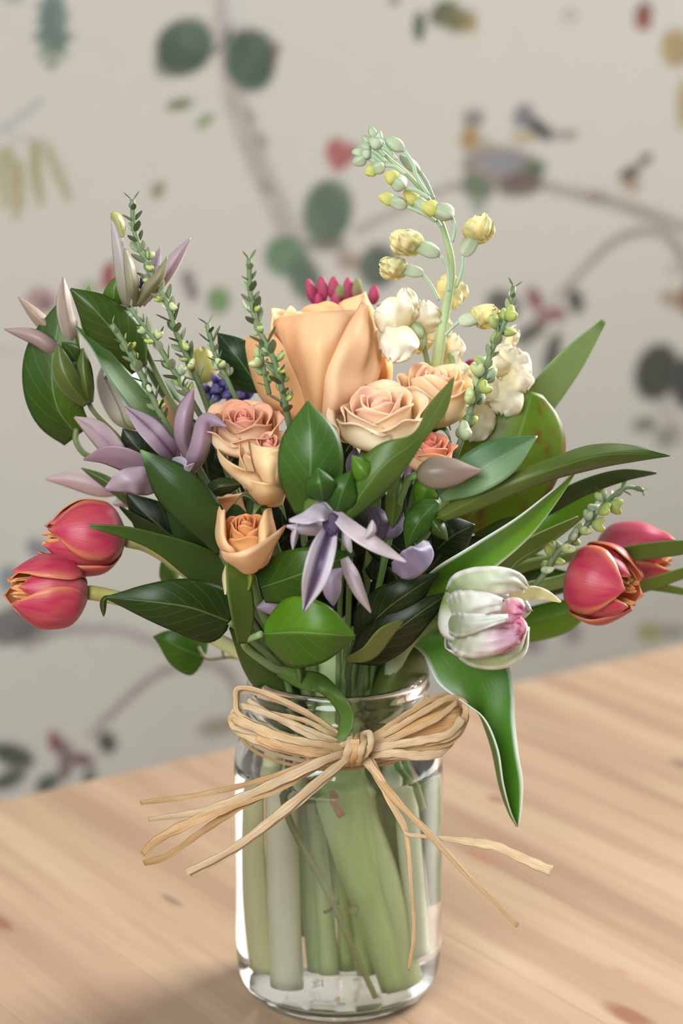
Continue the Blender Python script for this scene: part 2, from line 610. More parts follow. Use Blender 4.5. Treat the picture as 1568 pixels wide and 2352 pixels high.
def build_wall():
    u = np.unique(np.concatenate([np.linspace(-1.6, -.9, 8), np.arange(-.9, 1.7, .0038), np.linspace(1.7, 2.4, 8)]).round(5))
    z = np.unique(np.concatenate([np.linspace(-.75, -.3, 10), np.arange(-.3, .62, .0038), np.linspace(.62, 1.75, 24)]).round(5))
    U, Z = np.meshgrid(u, z, indexing='ij')
    X = WO + U[..., None] * ES + Z[..., None] * np.array([0, 0, 1.0])
    v = X - CAM
    dep = v @ FWD
    px = 784 + F_PX * (v @ RGT) / dep
    py = 1176 - F_PX * (v @ UPV) / dep
    ok = dep > .2
    rs = np.random.default_rng(7)
    nz = np.zeros(U.shape)
    for f in (18, 45, 110):
        a, b = rs.uniform(0, 6, 2)
        nz += np.sin(U * f * 2.1 + a + 2 * np.sin(Z * f)) * np.sin(Z * f * 1.7 + b + np.sin(U * f * .7)) / 3
    C = lin((168, 164, 155)) * np.ones(U.shape + (3,))

    def blend(m, c, var=.25):
        nonlocal C
        m = np.where(ok, np.clip(m, 0, 1), 0)[..., None]
        cc = (lin(c) * .75 + lin(c).mean() * .25) * .50 * (1 + var * nz[..., None])
        C = C * (1 - m) + cc * m

    def ell(cx, cy, rx, ry, c, rot=0., a=1., soft=.25, lobes=0, la=.15):
        r = math.radians(rot)
        dx, dy = px - cx, py - cy
        ex = (dx * math.cos(r) + dy * math.sin(r)) / rx
        ey = (-dx * math.sin(r) + dy * math.cos(r)) / ry
        d = np.sqrt(ex ** 2 + ey ** 2)
        if lobes:
            d = d / (1 + la * np.cos(np.arctan2(ey, ex) * lobes))
        blend(smooth((1 - d) / soft) * a, c)

    def stroke(pts, w, c, a=1.):
        q = catmull(pts, 60)
        d = np.full(px.shape, 1e9)
        for i in range(len(q) - 1):
            A, B = q[i], q[i + 1]
            ab = B - A
            t = np.clip(((px - A[0]) * ab[0] + (py - A[1]) * ab[1]) / max(ab @ ab, 1e-9), 0, 1)
            ww = w if np.isscalar(w) else np.interp((i + .5) / len(q), np.linspace(0, 1, len(w)), w)
            d = np.minimum(d, np.hypot(px - A[0] - t * ab[0], py - A[1] - t * ab[1]) / ww)
        blend(smooth((1 - d) / .5) * a, c)

    dg, gg, pk, br = (86, 108, 90), (118, 142, 112), (200, 182, 170), (150, 128, 112)
    stroke([(515, -40), (525, 120), (545, 250), (590, 370), (640, 480), (690, 600), (740, 740)], [38, 36, 34, 36, 40, 40], pk, .8)
    ell(535, 30, 18, 60, (225, 220, 215), 5)
    for (x, y) in ((600, 320), (612, 430), (575, 270)):
        ell(x, y, 14, 26, (165, 148, 135), -20, .7)
    ell(424, 108, 80, 72, dg, -35); ell(400, 145, 55, 40, (78, 100, 80), -20, .6); ell(450, 80, 40, 45, (104, 128, 110), 0, .5)
    ell(574, 138, 68, 84, dg, -8); ell(600, 110, 35, 45, (100, 124, 106), 0, .5); ell(632, 118, 12, 24, (140, 70, 72), 10, .8)
    stroke([(495, 120), (515, 95), (530, 60)], 9, (110, 118, 104))
    ell(412, 240, 38, 20, (140, 152, 105), -8, 1, .4, 6); ell(470, 278, 26, 18, (158, 175, 118), -35, 1, .4, 5)
    ell(120, 30, 38, 60, (126, 150, 134), 0, 1, .3, 9, .2); ell(122, 85, 45, 60, (132, 156, 138), 0, 1, .3, 8, .25); ell(120, 50, 14, 80, (110, 130, 128), 0, .6)
    ell(118, 140, 22, 22, (160, 172, 130), 0, .8); ell(35, 0, 25, 10, (170, 185, 150))
    stroke([(-10, 300), (40, 275), (95, 230)], 12, (186, 186, 186), .7); stroke([(-10, 300), (60, 320), (110, 330)], 10, (206, 198, 188), .7)
    for q in ([(20, 345), (35, 420), (40, 500)], [(0, 350), (10, 470)], [(82, 330), (82, 390), (92, 470)], [(110, 345), (130, 390), (158, 455)], [(45, 380), (50, 470)]):
        stroke(q, [17, 19, 13], (190, 178, 110), .72)
    stroke([(82, 335), (80, 390), (90, 440)], 8, (172, 160, 84), .7)
    ell(362, 438, 17, 20, (168, 150, 118)); ell(372, 430, 8, 10, (190, 178, 140))
    ell(252, 635, 20, 42, (182, 80, 82), 5); ell(295, 640, 22, 36, (120, 84, 88), 0, .7); ell(95, 690, 42, 34, (190, 130, 132), 20, .8); ell(105, 700, 20, 20, (140, 104, 108), 0, .7)
    ell(436, 655, 17, 45, (140, 118, 122), -15, .9); ell(502, 690, 32, 36, (136, 170, 104)); ell(205, 665, 30, 22, (170, 180, 130), 0, .7)
    ell(775, 355, 30, 46, (206, 102, 98), -10); ell(800, 350, 28, 26, (206, 112, 106), 0)
    ell(752, 486, 66, 86, (114, 138, 106), 12); ell(765, 510, 30, 60, (104, 128, 108), 10, .6); ell(750, 560, 55, 22, (112, 112, 88), 0, .7)
    ell(655, 588, 56, 56, (116, 150, 112), 0); ell(700, 640, 42, 62, (108, 130, 104), -20); ell(868, 612, 52, 60, (112, 124, 106), 15); ell(800, 600, 34, 24, (170, 132, 112), 10, .8)
    stroke([(820, 530), (880, 500), (960, 460), (1050, 425), (1120, 415)], 13, (178, 158, 142), .75)
    stroke([(1230, 420), (1300, 440), (1390, 460), (1480, 490), (1590, 530)], [16, 18, 20, 16], (172, 148, 136), .8)
    ell(1370, 455, 30, 20, (158, 132, 118), 0, .6)
    ell(963, 60, 17, 40, (92, 110, 84), 0); ell(1022, 32, 42, 34, (112, 122, 86), -25); ell(1055, 48, 44, 32, (140, 132, 78), -10); ell(1082, 55, 16, 26, (188, 158, 80), 0, .9); ell(905, 0, 20, 12, (160, 160, 120))
    ell(1478, 40, 24, 36, (172, 88, 60), 0); ell(1480, 15, 20, 14, (130, 74, 58), 0, .6); ell(1310, 35, 24, 22, (190, 182, 168), 0, .5)
    ell(1552, 110, 40, 52, (196, 164, 90), 0, .95); ell(1570, 240, 22, 70, (192, 162, 92), 0, .8)
    # nest with two small birds
    ell(1150, 385, 104, 58, (160, 142, 132), 5, .9); ell(1195, 425, 60, 34, (120, 96, 84), -10, .85); ell(1155, 372, 56, 24, (152, 158, 164), -5, .9)
    ell(1095, 432, 44, 32, (116, 138, 100), 20, .95); ell(1098, 470, 22, 26, (136, 156, 118), 0, .6); ell(1228, 385, 30, 24, (104, 124, 82), 0, .95)
    ell(1086, 272, 30, 26, (140, 134, 132), 0, .9); ell(1078, 318, 25, 32, (194, 150, 66), 10, .95); ell(1110, 330, 22, 20, (170, 160, 130), 0, .6)
    ell(1202, 268, 28, 34, (134, 128, 134), 20, .9); ell(1240, 297, 40, 20, (82, 74, 82), 38, 1); ell(1200, 315, 34, 14, (202, 174, 100), 5, .9); stroke([(1265, 310), (1320, 310)], 10, (140, 130, 128), .8)
    ell(1445, 398, 32, 16, (92, 72, 62), -25); ell(1482, 365, 22, 13, (110, 92, 76), -50); ell(1450, 425, 30, 15, (190, 142, 98), 0, .8)
    arch = [(1270, 690), (1320, 640), (1390, 570), (1440, 540), (1490, 530), (1540, 550), (1580, 620), (1590, 720)]
    stroke(arch, [8, 11, 14, 16, 17, 16], (172, 150, 134), .85)
    ell(1565, 690, 60, 24, (188, 154, 96), 10, .8); ell(1580, 690, 22, 40, (150, 92, 60), 0, .8)
    def flower(dx, dy, k=1.):
        ell(1228 + dx, 688 + dy, 20 * k, 34 * k, (168, 96, 88), -25); ell(1275 + dx, 722 + dy, 32 * k, 20 * k, (172, 102, 92), 15); ell(1240 + dx, 745 + dy, 20 * k, 30 * k, (150, 104, 96), 10, .9)
        ell(1155 + dx, 700 + dy, 48 * k, 36 * k, (108, 104, 90), 25, .95); ell(1210 + dx, 770 + dy, 38 * k, 22 * k, (114, 116, 100), -38); ell(1322 + dx, 692 + dy, 22 * k, 36 * k, (98, 104, 84), -20)
        ell(1268 + dx, 815 + dy, 22 * k, 62 * k, (106, 110, 90), 14)
    flower(0, 0)
    ell(1508, 855, 58, 78, (86, 88, 76), 18); ell(1575, 880, 40, 70, (90, 88, 78), 0); ell(1480, 975, 34, 22, (136, 132, 100), -10, .9); ell(1528, 1005, 30, 30, (150, 150, 112), 0, .8); stroke([(1520, 930), (1570, 1010)], 12, (176, 154, 142), .6)
    ell(1495, 1452, 38, 26, (186, 182, 92), 0, .9); ell(1545, 1450, 34, 16, (140, 140, 110), 0, .7); ell(1315, 1455, 26, 30, (150, 134, 122), 0, .7); ell(1400, 1320, 30, 30, (172, 170, 140), 0, .5); ell(1220, 1480, 30, 24, (142, 128, 122), 0, .7)
    # lower left: bird, arching branch, the same flower again
    ell(88, 1262, 36, 24, (136, 140, 152), 25, .9); ell(20, 1330, 30, 36, (134, 156, 158), 0, .85); ell(35, 1435, 85, 50, (122, 116, 116), -18, .9); ell(80, 1450, 50, 26, (112, 106, 108), -10, .6)
    stroke([(60, 1480), (140, 1450), (260, 1446), (340, 1470), (420, 1500)], [20, 16, 13, 9], (170, 158, 150), .75)
    stroke([(205, 1690), (250, 1645), (320, 1580), (380, 1540), (450, 1522), (510, 1535), (545, 1590), (555, 1680)], [8, 11, 13, 15, 15, 14], (166, 150, 138), .85)
    ell(500, 1670, 55, 24, (168, 150, 118), -12, .8)
    ell(128, 1705, 20, 32, (154, 92, 90), -30); ell(190, 1745, 36, 18, (150, 100, 96), 20); ell(150, 1750, 22, 52, (142, 108, 104), 5, .9)
    ell(30, 1735, 60, 30, (98, 106, 90), 20); ell(20, 1790, 50, 22, (110, 118, 104), -20); ell(108, 1800, 36, 24, (108, 114, 98), -40); ell(245, 1705, 24, 32, (92, 100, 86), -25); ell(205, 1785, 22, 22, (100, 122, 104), 0, .9)
    stroke([(-20, 800), (60, 815), (200, 820)], 14, (206, 198, 188), .5)
    ell(1545, 620, 14, 20, (176, 154, 142), 0, .5)
    # the paper's pattern repeats to both sides of the painted stretch
    iz = int(np.argmin(np.abs(z - .27)))
    vis = np.where((px[:, iz] > -60) & (px[:, iz] < 1640) & ok[:, iz])[0]
    a, e = vis[0], vis[-1]
    for i in list(range(a - 1, -1, -1)) + list(range(e + 1, len(u))):
        if -.9 <= u[i] <= 1.7:
            j = a + (i - a) % (e - a)
            C[i] = np.roll(C[j], 0)
    n, m = U.shape
    V = X.reshape(-1, 3)
    me = mesh('wall_back', V, grid_faces(n - 1, m - 1).tolist(), MAT['wallpaper'], C.reshape(-1, 3), smooth_=False)
    o = bpy.data.objects.new('wall_back', me)
    COL.objects.link(o)
    o['kind'] = 'structure'


build_wall()


def box(cx, cy, cz, sx, sy, sz, bev=0.0):
    """vertices / faces of a box with its upper long edges bevelled, about its centre"""
    x, y, z, b = sx / 2, sy / 2, sz / 2, bev
    prof_ = [(-x, -z), (x, -z), (x, z - b), (x - b, z), (-x + b, z), (-x, z - b)] if b else [(-x, -z), (x, -z), (x, z), (-x, z)]
    n = len(prof_)
    V = [(cx + a, cy - y, cz + c) for a, c in prof_] + [(cx + a, cy + y, cz + c) for a, c in prof_]
    f = [tuple(range(n)), tuple(range(2 * n - 1, n - 1, -1))] + [(i, i + n, (i + 1) % n + n, (i + 1) % n) for i in range(n)]
    return np.array(V), f


V, f = box(0, 0, -.76, 6, 6, .02)
o = bpy.data.objects.new('floor', mesh('floor', V, f, MAT['floor_boards'], smooth_=False))
COL.objects.link(o)
o['kind'] = 'structure'

S0, S1, GLEN, TTH = -.33, .67, 1.42, .028
TC = TO + ES * (S0 + S1) / 2 + EG * GLEN / 2
table = Thing('pine_table', 'pale pine table of glued boards under the jar of flowers', 'table', (TC[0], TC[1], -.75))
MW = Matrix.Rotation(YAW, 4, 'Z')


def table_part(name, V, f):
    o = bpy.data.objects.new(name, mesh(name, V, f, MAT['pine'], smooth_=False))
    link(o, table)
    return o


def local(q):      # position in the table frame -> location relative to the table's Empty
    w = TO + ES * q[0] - EG * q[1]
    return Vector((w[0] - TC[0], w[1] - TC[1], q[2] + .75))


NPL = 14
pw = (S1 - S0) / NPL
for i in range(NPL):
    V, f = box(0, 0, 0, pw - .00006, GLEN, TTH, .00012)
    o = table_part('plank', V, f)
    o.location = local((S0 + pw * (i + .5), -GLEN / 2, -TTH / 2))
    o.rotation_euler = (0, 0, YAW)
for sx in (S0 + .05, S1 - .05):
    for gy in (-.06, -GLEN + .06):
        V, f = box(0, 0, 0, .06, .06, .75 - TTH, 0)
        o = table_part('leg', V, f)
        o.location = local((sx, gy, -(.75 + TTH) / 2))
        o.rotation_euler = (0, 0, YAW)
for (cs, cg, ls, lg) in (((S0 + S1) / 2, -.06, S1 - S0 - .16, .022), ((S0 + S1) / 2, -GLEN + .06, S1 - S0 - .16, .022), (S0 + .05, -GLEN / 2, .022, GLEN - .18), (S1 - .05, -GLEN / 2, .022, GLEN - .18)):
    V, f = box(0, 0, 0, ls, lg, .09, 0)
    o = table_part('apron', V, f)
    o.location = local((cs, cg, -TTH - .045))
    o.rotation_euler = (0, 0, YAW)

# ------------------------------------------------------------------ jar and water
JO = [(.01, 2.2), (28, 2.0), (34, .6), (37, 0), (40, .9), (43.4, 4), (46, 9.5), (47.2, 17), (47.5, 30), (47.5, 60), (47.5, 100), (47.3, 110), (46.3, 117.5), (44, 123), (41.5, 126.5), (40.4, 129.5), (40.4, 131),
      (41.6, 132.2), (41.6, 133.6), (40.3, 134.8), (40.2, 138.5), (41.3, 139.6), (41.3, 141), (40.2, 142.2), (40.2, 146), (41.3, 147.1), (41.3, 148.4), (40.2, 149.6), (40.1, 152), (39.4, 153.6), (38.4, 153.9), (37.4, 153)]
JI = [(37, 150), (36.9, 140), (37, 130), (38.3, 126), (41.2, 122), (43.3, 116.5), (44.2, 110), (44.4, 100), (44.4, 30), (44.1, 17), (43, 10.5), (40.5, 6.8), (36, 5), (28, 4.6), (.01, 5.2)]


def dense(pr, k=3):
    return [tuple(p) for p in catmull(pr, len(pr) * k)]


def jar():
    T = Thing('glass_jar', 'clear screw-neck glass jar of water standing on the pine table', 'jar', (0, 0, 0))
    pr = dense(JO, 4) + dense(JI, 4)
    V, f = lathe_v([(r / 1000, z / 1000) for r, z in pr], 96)
    f = [q for q in f if len(set(q)) > 2]
    put('jar_body', T, V, f, MAT['jar_glass'])
    w = [(.01, 5.0), (28, 4.3), (36.2, 4.7), (40.8, 6.6), (43.3, 10.4), (44.4, 17), (44.7, 30), (44.7, 100), (44.5, 109), (44.35, 111.6)]
    w = dense(w, 4) + [(43.4, 111.0), (42, 110.7), (36, 110.6), (20, 110.6), (.01, 110.6)]
    W = Thing('water', 'clear water filling the lower part of the glass jar', 'water', (0, 0, .005))
    V, f = lathe_v([(r / 1000, z / 1000) for r, z in w], 96)
    put('water_body', W, V, f, MAT['jar_water'])


jar()
# ------------------------------------------------------------------ flower builders
def local_sheet(name, T, G, fr, org, mat, cf, cb=None, th=.00045, parent=None, label=None):
    return sheet(name, T, org + G @ fr.T, MAT[mat], cf, cb, th, parent, label, face_cam=False)


def ts(nu, nv):
    return np.meshgrid(np.linspace(0, 1, nu + 1), np.linspace(-1, 1, nv + 1), indexing='ij')


def mixc(a, b, m):
    return a * (1 - m[..., None]) + b * m[..., None]


def tulip(T, base, axis, L, R, pal, rot=0., close=.45, parrot=0., inner=True, vary=.06):
    """six cupped petals; pal = main, edge, base, streak colours; L, R in px"""
    B = P(*base)
    k = px2m(B, 1)
    L, R = L * k, R * k
    fr = frame(camdir(axis), UPV)
    t, s = ts(22, 14)
    main, edge, bas, streak = [lin(c) for c in pal]
    pr = catmull([(0, .12), (.06, .5), (.2, .88), (.4, 1.0), (.6, .98), (.8, .78), (.93, close + .1), (1, close)], 200)
    ws = catmull([(0, .5), (.25, .95), (.5, 1.0), (.75, .86), (.9, .52), (.97, .24), (1, .03)], 200)
    for ring in (1, 0):
        for i in range(3):
            sc = random.uniform(1 - vary, 1 + vary)
            a = math.radians(rot + 120 * i + (60 if ring else 0))
            wa = math.radians((54 if not ring else 56) if not parrot else 50)
            w = np.interp(t, ws[:, 0], ws[:, 1]) * wa
            r = np.interp(t, pr[:, 0], pr[:, 1]) * R * (.86 if ring else 1) * (1 + (.05 if not ring else .0) * s * s)
            r = r + R * .05 * (random.uniform(-1, 1)) * smooth((t - .6) / .4)
            z = L * t * sc * (.96 if ring else 1.) - L * .03 * s * s * smooth((t - .5) / .3)
            phi = a + s * w
            if parrot:
                n1, n2 = random.uniform(0, 6), random.uniform(0, 6)
                rag = parrot * smooth((t - .35) / .65)
                r = r + R * rag * (.13 * np.sin(s * 9 + n1 + t * 6) + .08 * np.sin(s * 17 + n2))
                z = z + L * rag * (.07 * np.sin(s * 13 + n2) + .03 * np.sin(s * 23 + n1))
            else:
                r = r + R * .025 * np.cos(s * 3.1) * smooth(t * 2)
            G = np.stack([r * np.cos(phi), r * np.sin(phi), z], 2)
            e = smooth((np.abs(s) - .80 + .15 * t ** 3) / .18) * smooth((t - .15) / .3)
            cf = mixc(main, edge, np.clip(e + smooth((t - .93) / .07) * .5, 0, 1) * (.6 if not ring else .8))
            cf = mixc(cf, bas, (1 - smooth((t - .02) / .3)) * .8)
            wid = .22 * (1 - t) + .03 if not parrot else .5 * (1 - .75 * t)
            cf = mixc(cf, streak, (1 - smooth(np.abs(s) / (wid + .1))) * (.6 * (1 - t) if not parrot else (1 - smooth((t - .55) / .35))))
            if parrot:
                cf = mixc(cf, streak, smooth((np.abs(s) - .9) / .1) * smooth((t - .45) / .3) * .6)
            q1 = random.uniform(0, 6)
            vein = .5 + .5 * np.sin(s * 38 + q1 + 3 * np.sin(t * 5 + q1)) * np.sin(s * 13 + q1)
            cf = mixc(cf, edge if not parrot else bas, vein * (.16 if not parrot else .08) * smooth(t * 2))
            cin = mixc(cf, edge, np.full(t.shape, .55))
            local_sheet('petal', T, G, fr, B, 'silk', cin, cf)     # first side faces inwards
    if inner:
        for i in range(7):
            a = random.uniform(0, 6.28)
            tt, s2 = ts(8, 6)
            r = R * (.3 + .25 * random.random()) * (1 - .35 * tt) + 0 * s2
            z = L * (.35 + random.uniform(.5, .66) * tt) - L * .1 * s2 ** 2 * tt
            phi = a + s2 * .55 * (1 - .55 * tt ** 3)
            r = r + R * .06 * np.sin(s2 * 6 + i)
            G = np.stack([r * np.cos(phi), r * np.sin(phi), z], 2)
            cf = mixc(edge, main, smooth(1 - np.abs(s2) * 1.4) * .22 * np.ones(tt.shape))
            local_sheet('inner_petal', T, G, fr, B, 'silk', cf)
    return B, fr


def rpetal(a, w, rb, rm, rt, h, lip=0., sk=0., drop=.12, tip=.0, z0=0., curl=0., wob=0.):
    t, s = ts(18, 14)
    ww = w * (.45 + .55 * smooth(t / .45)) * (1 - .3 * smooth((t - .7) / .3) ** 2)
    phi = a + s * ww
    r = np.where(t < .5, rb + (rm - rb) * np.sin(np.clip(t / .5, 0, 1) * math.pi / 2), rm + (rt - rm) * ((t - .5) / .5) ** 2)
    lp = smooth((t - .72) / .28) ** 1.5
    r = r + lip * lp * (1 - .2 * s * s) + sk * s + curl * lp * np.abs(s) ** 3
    z = z0 + h * t - h * drop * s * s * smooth((t - .35) / .65) - abs(lip) * .45 * smooth((t - .86) / .14) + tip * h * np.clip(1 - np.abs(s) * 2.2, 0, 1) * t ** 6
    if wob:
        q = random.uniform(0, 6)
        r = r + wob * lp * np.sin(s * 5 + q)
        z = z + wob * .7 * lp * np.sin(s * 4 + q * 2)
    return np.stack([r * np.cos(phi), r * np.sin(phi), z], 2), t, s


def rose(T, base, axis, R, H, cin, cout, cedge, cbase, openness=.5, rot=0., layers=None, sepals=True, spin=0.):
    """spiral rose: tight scroll in the middle, opening layers outside. R, H in px"""
    B = P(*base)
    k = px2m(B, 1)
    R, H = R * k, H * k
    fr = frame(camdir(axis), UPV)
    ci, co, ce, cb = lin(cin), lin(cout), lin(cedge), lin(cbase)
    layers = layers or [(.11, 2, 150, .92), (.22, 2, 120, .95), (.36, 3, 86, .98), (.52, 3, 74, 1.0), (.72, 4, 62, .99), (.94, 5, 50, .90)]
    n = 0
    for li, (q, cnt, wd, hh) in enumerate(layers):
        f = li / max(len(layers) - 1, 1)
        for i in range(cnt):
            a = math.radians(rot) + 6.283 * i / cnt + li * 1.13 + random.uniform(-.12, .12) + spin
            lip = R * (.02 + openness * .34 * f ** 2) * random.uniform(.8, 1.2)
            G, t, s = rpetal(a, math.radians(wd), R * .1 * q, R * q * (1.02 - .06 * (1 - f)), R * q * (.82 + .18 * f), H * hh * random.uniform(.97, 1.03) * (1 - .03 * f), lip * (.25 if li < 2 else 1),
                             sk=R * (.05 if f > .2 else .035), drop=.10 + .06 * f, tip=.05 * openness, wob=R * .045 * f)
            e = smooth((t - .86) / .14)
            cf = mixc(co, ci, np.full(t.shape, (1 - f) ** 1.2))
            cf = mixc(cf, cb, (1 - smooth(t / .55)) * .75 * f)
            cf2 = mixc(cf, ce, e * (.75 if f > .1 else .4))
            cinn = mixc(mixc(cf, ci, np.full(t.shape, .28)), ce, e * .6)
            local_sheet('petal', T, G, fr, B, 'petal', cinn, cf2)     # first side faces inwards
            n += 1
    pr = [(.012, -.16), (.10, -.15), (.17, -.06), (.2, .02), (.16, .07)]
    V, f = lathe_v([(r * R * 1.2, z * R * 1.2) for r, z in pr], 14)
    put('calyx', T, B + V @ fr.T, f, MAT['stem'], np.ones((len(V), 3)) * lin((96, 120, 62)))
    if sepals:
        for i in range(5):
            a = i * 1.2566 + .4
            t, s = ts(10, 4)
            L = R * random.uniform(.75, .95)
            r = R * .2 + L * .75 * t
            z = -R * .05 + L * .35 * np.sin(t * 2.6) - L * .35 * t * t
            w = .16 * R * np.interp(t, [0, .3, 1], [.9, 1, .03]) * s
            G = np.stack([r * math.cos(a) - w * math.sin(a), r * math.sin(a) + w * math.cos(a), z + abs(s) * R * .03], 2)
            local_sheet('sepal', T, G, fr, B, 'leaf', np.ones(t.shape + (3,)) * lin((108, 132, 72)))
    return B, fr


def stem(T, pts, rad, c=(96, 122, 62), c2=None, **k):
    return tube(T, pts, rad, c, c2=c2, n=max(24, 8 * len(pts)), **k)


def stamens(T, ctr, axis, n, L, c, spread=.6, rad=.9):
    """tuft of short filaments, joined as one part"""
    B = P(*ctr)
    k = px2m(B, 1)
    fr = frame(camdir(axis))
    VV, FF, off = [], [], 0
    for i in range(n):
        a, q = random.uniform(0, 6.28), random.uniform(.1, 1) * spread
        d = fr @ unit((math.cos(a) * q, math.sin(a) * q, 1))
        e = unit(np.cross(d, (0, .3, 1)))
        g = np.cross(d, e)
        for j, (h, w) in enumerate(((0, .7), (.55, .8), (.8, 1.5), (1, .4))):
            c_ = B + d * L * k * h * random.uniform(.95, 1.05)
            for m in range(4):
                b = m * 1.5708
                VV.append(c_ + (e * math.cos(b) + g * math.sin(b)) * w * rad * k)
        for j in range(3):
            for m in range(4):
                FF.append((off + j * 4 + m, off + j * 4 + (m + 1) % 4, off + j * 4 + 4 + (m + 1) % 4, off + j * 4 + 4 + m))
        FF.append((off + 12, off + 13, off + 14, off + 15))
        off += 16
    o = put('stamens', T, VV, FF, MAT['petal'], np.ones((len(VV), 3)) * lin(c))
    o['kind'] = 'stuff'
    return o


def blob(T, name, ctr, axis, L, W, c, mat='petal', c2=None, pr=None, ridge=0, ra=.1, rumple=0., parent=None, label=None, flat=1., rn=5):
    """closed bud-like body: axis starts at ctr, L long and W wide in px, silhouette pr [(height 0..1, radius 0..1)]"""
    B = P(*ctr)
    k = px2m(B, 1)
    fr = frame(camdir(axis))
    pr = pr or [(0, .1), (.08, .5), (.3, .95), (.5, 1), (.75, .78), (.93, .4), (1, .06)]
    q = catmull(pr, 14)
    ph = random.uniform(0, 6)
    V, f = lathe_v([(max(r, .02) * W * k / 2, z * L * k) for z, r in q], 18, (lambda A, z: 1 + ra * np.cos(A * ridge + ph)) if ridge else None)
    t = V[:, 2:3] / (L * k)
    if rumple:
        A = np.arctan2(V[:, 1], V[:, 0])
        g = 1 + rumple * np.sin(A * 5 + ph + t[:, 0] * 5) * np.sin(t[:, 0] * 9 + ph)
        V[:, 0] *= g
        V[:, 1] *= g
        V[:, 2] += rumple * .3 * L * k * np.sin(A * 4 + ph) * t[:, 0]
    V[:, 1] *= flat
    cols = lin(c) * (1 - t) + lin(c2 if c2 else c) * t
    return put(name, T, B + V @ fr.T, f, MAT[mat], cols, np.concatenate([t, t * 0 + .3], 1), parent, label)


# shared pieces of the heath-like sprigs
def leaflet_mesh(c):
    t, s = ts(6, 4)
    w = np.interp(t, [0, .2, .5, .8, 1], [.15, .75, 1, .7, .03]) * .27
    G = np.stack([t, w * s, .12 * t * t + .06 * np.abs(s) * np.sin(t * 3.1)], 2)
    n = 7 * 5
    V = np.concatenate([G.reshape(-1, 3), G.reshape(-1, 3) - [0, 0, .035]])
    fa = grid_faces(6, 4)
    me = mesh('leaflet', V, np.concatenate([fa, grid_faces(6, 4, n, True)]).tolist(), MAT['stem'], np.ones((len(V), 3)) * lin(c), np.zeros((len(V), 2)))
    return me


def capsule_mesh(c, c2):
    A = np.linspace(0, 2 * math.pi, 14, endpoint=False)
    V, f = lathe_v([(.02, -.5), (.3, -.42), (.48, -.2), (.5, .05), (.42, .3), (.25, .45), (.02, .5)], 14)
    V = V[:, [2, 0, 1]]
    x = V[:, 0] + .5
    y = V[:, 1]
    t = np.clip(x, 0, 1)[:, None]
    x = x - .32 * np.exp(-(y / .17) ** 2) * np.clip(x, 0, 1) ** 3
    y = y * (.75 + .5 * np.clip(x, 0, 1))
    V = np.stack([x, y, V[:, 2] * .55], 1)
    return mesh('flower_bud', V, f, MAT['stem'], lin(c) * (1 - t) + lin(c2) * t, np.zeros((len(V), 2)))


LEAFLETS = [leaflet_mesh(c) for c in ((120, 134, 94), (100, 116, 76), (142, 152, 116), (70, 86, 54))]
CAPS = [capsule_mesh(a, b) for a, b in (((110, 136, 86), (176, 190, 104)), ((126, 148, 96), (190, 198, 130)), ((130, 146, 76), (170, 182, 80)), ((126, 146, 112), (176, 190, 146)))]


def sprig(T, pts, rad, n, lf=30, bd=30, c=(98, 118, 76), c2=None, bud_from=.0, budp=.7, seedv=1, tail=None, lvs=LEAFLETS):
    rs = random.Random(seedv)
    n = max(5, int(n * .74))
    stem(T, pts + (tail or []), rad if not tail else rad + [rad[-1]], c, c2=c2)
    Q = np.array([PT(p) for p in pts])
    C = catmull(Q, n + 1)
    tg = np.gradient(C, axis=0)
    for i in range(n):
        p, d = C[i], unit(-tg[i])          # pts go tip -> base; d points to the tip
        t = i / n
        k = px2m(p, 1)
        sz = (.62 + .38 * smooth(t / .3)) * k
        fr = frame(d, -FWD)
        a0 = (i % 2) * 1.57 + rs.uniform(-.4, .4) + .5
        for h in range(2):
            a = a0 + h * math.pi
            out = fr @ np.array([math.cos(a), math.sin(a), 0])
            x = unit(out * rs.uniform(.7, 1.2) + d * rs.uniform(.55, 1.1))
            y = unit(np.cross(d, x))
            z = np.cross(x, y)
            s = lf * sz * rs.uniform(.7, 1.15)
            o = bpy.data.objects.new('leaflet', rs.choice(lvs))
            link(o, T)
            o.matrix_local = Matrix.Translation(Vector(p + out * rad[0] * .4 * k - T.loc)) @ Matrix(np.stack([x * s, y * s, z * s], 1).tolist()).to_4x4()
            if t >= bud_from and rs.random() < budp:
                b = out * .9 + d * rs.uniform(.5, .9) + fr @ np.array([rs.uniform(-.4, .4), rs.uniform(-.4, .4), 0])
                x = unit(b)
                y = unit(np.cross(x, fr @ np.array([rs.uniform(-1, 1), rs.uniform(-1, 1), .4])))
                z = np.cross(x, y)
                s = bd * sz * rs.uniform(.75, 1.1)
                o = bpy.data.objects.new('flower_bud', rs.choice(CAPS))
                link(o, T)
                o.matrix_local = Matrix.Translation(Vector(p + x * s * .25 - T.loc)) @ Matrix(np.stack([x * s, y * s * .95, z * s], 1).tolist()).to_4x4()


def thing(name, label, cat, at, group=None):
    return Thing(name, label, cat, PT(at), group)
# ------------------------------------------------------------------ the bouquet
RED = ((198, 42, 84), (250, 176, 104), (168, 124, 104), (214, 116, 126))
NL, NR, NC = ('j', -20, 4, 152), ('j', 20, 4, 152), ('j', 0, 8, 150)

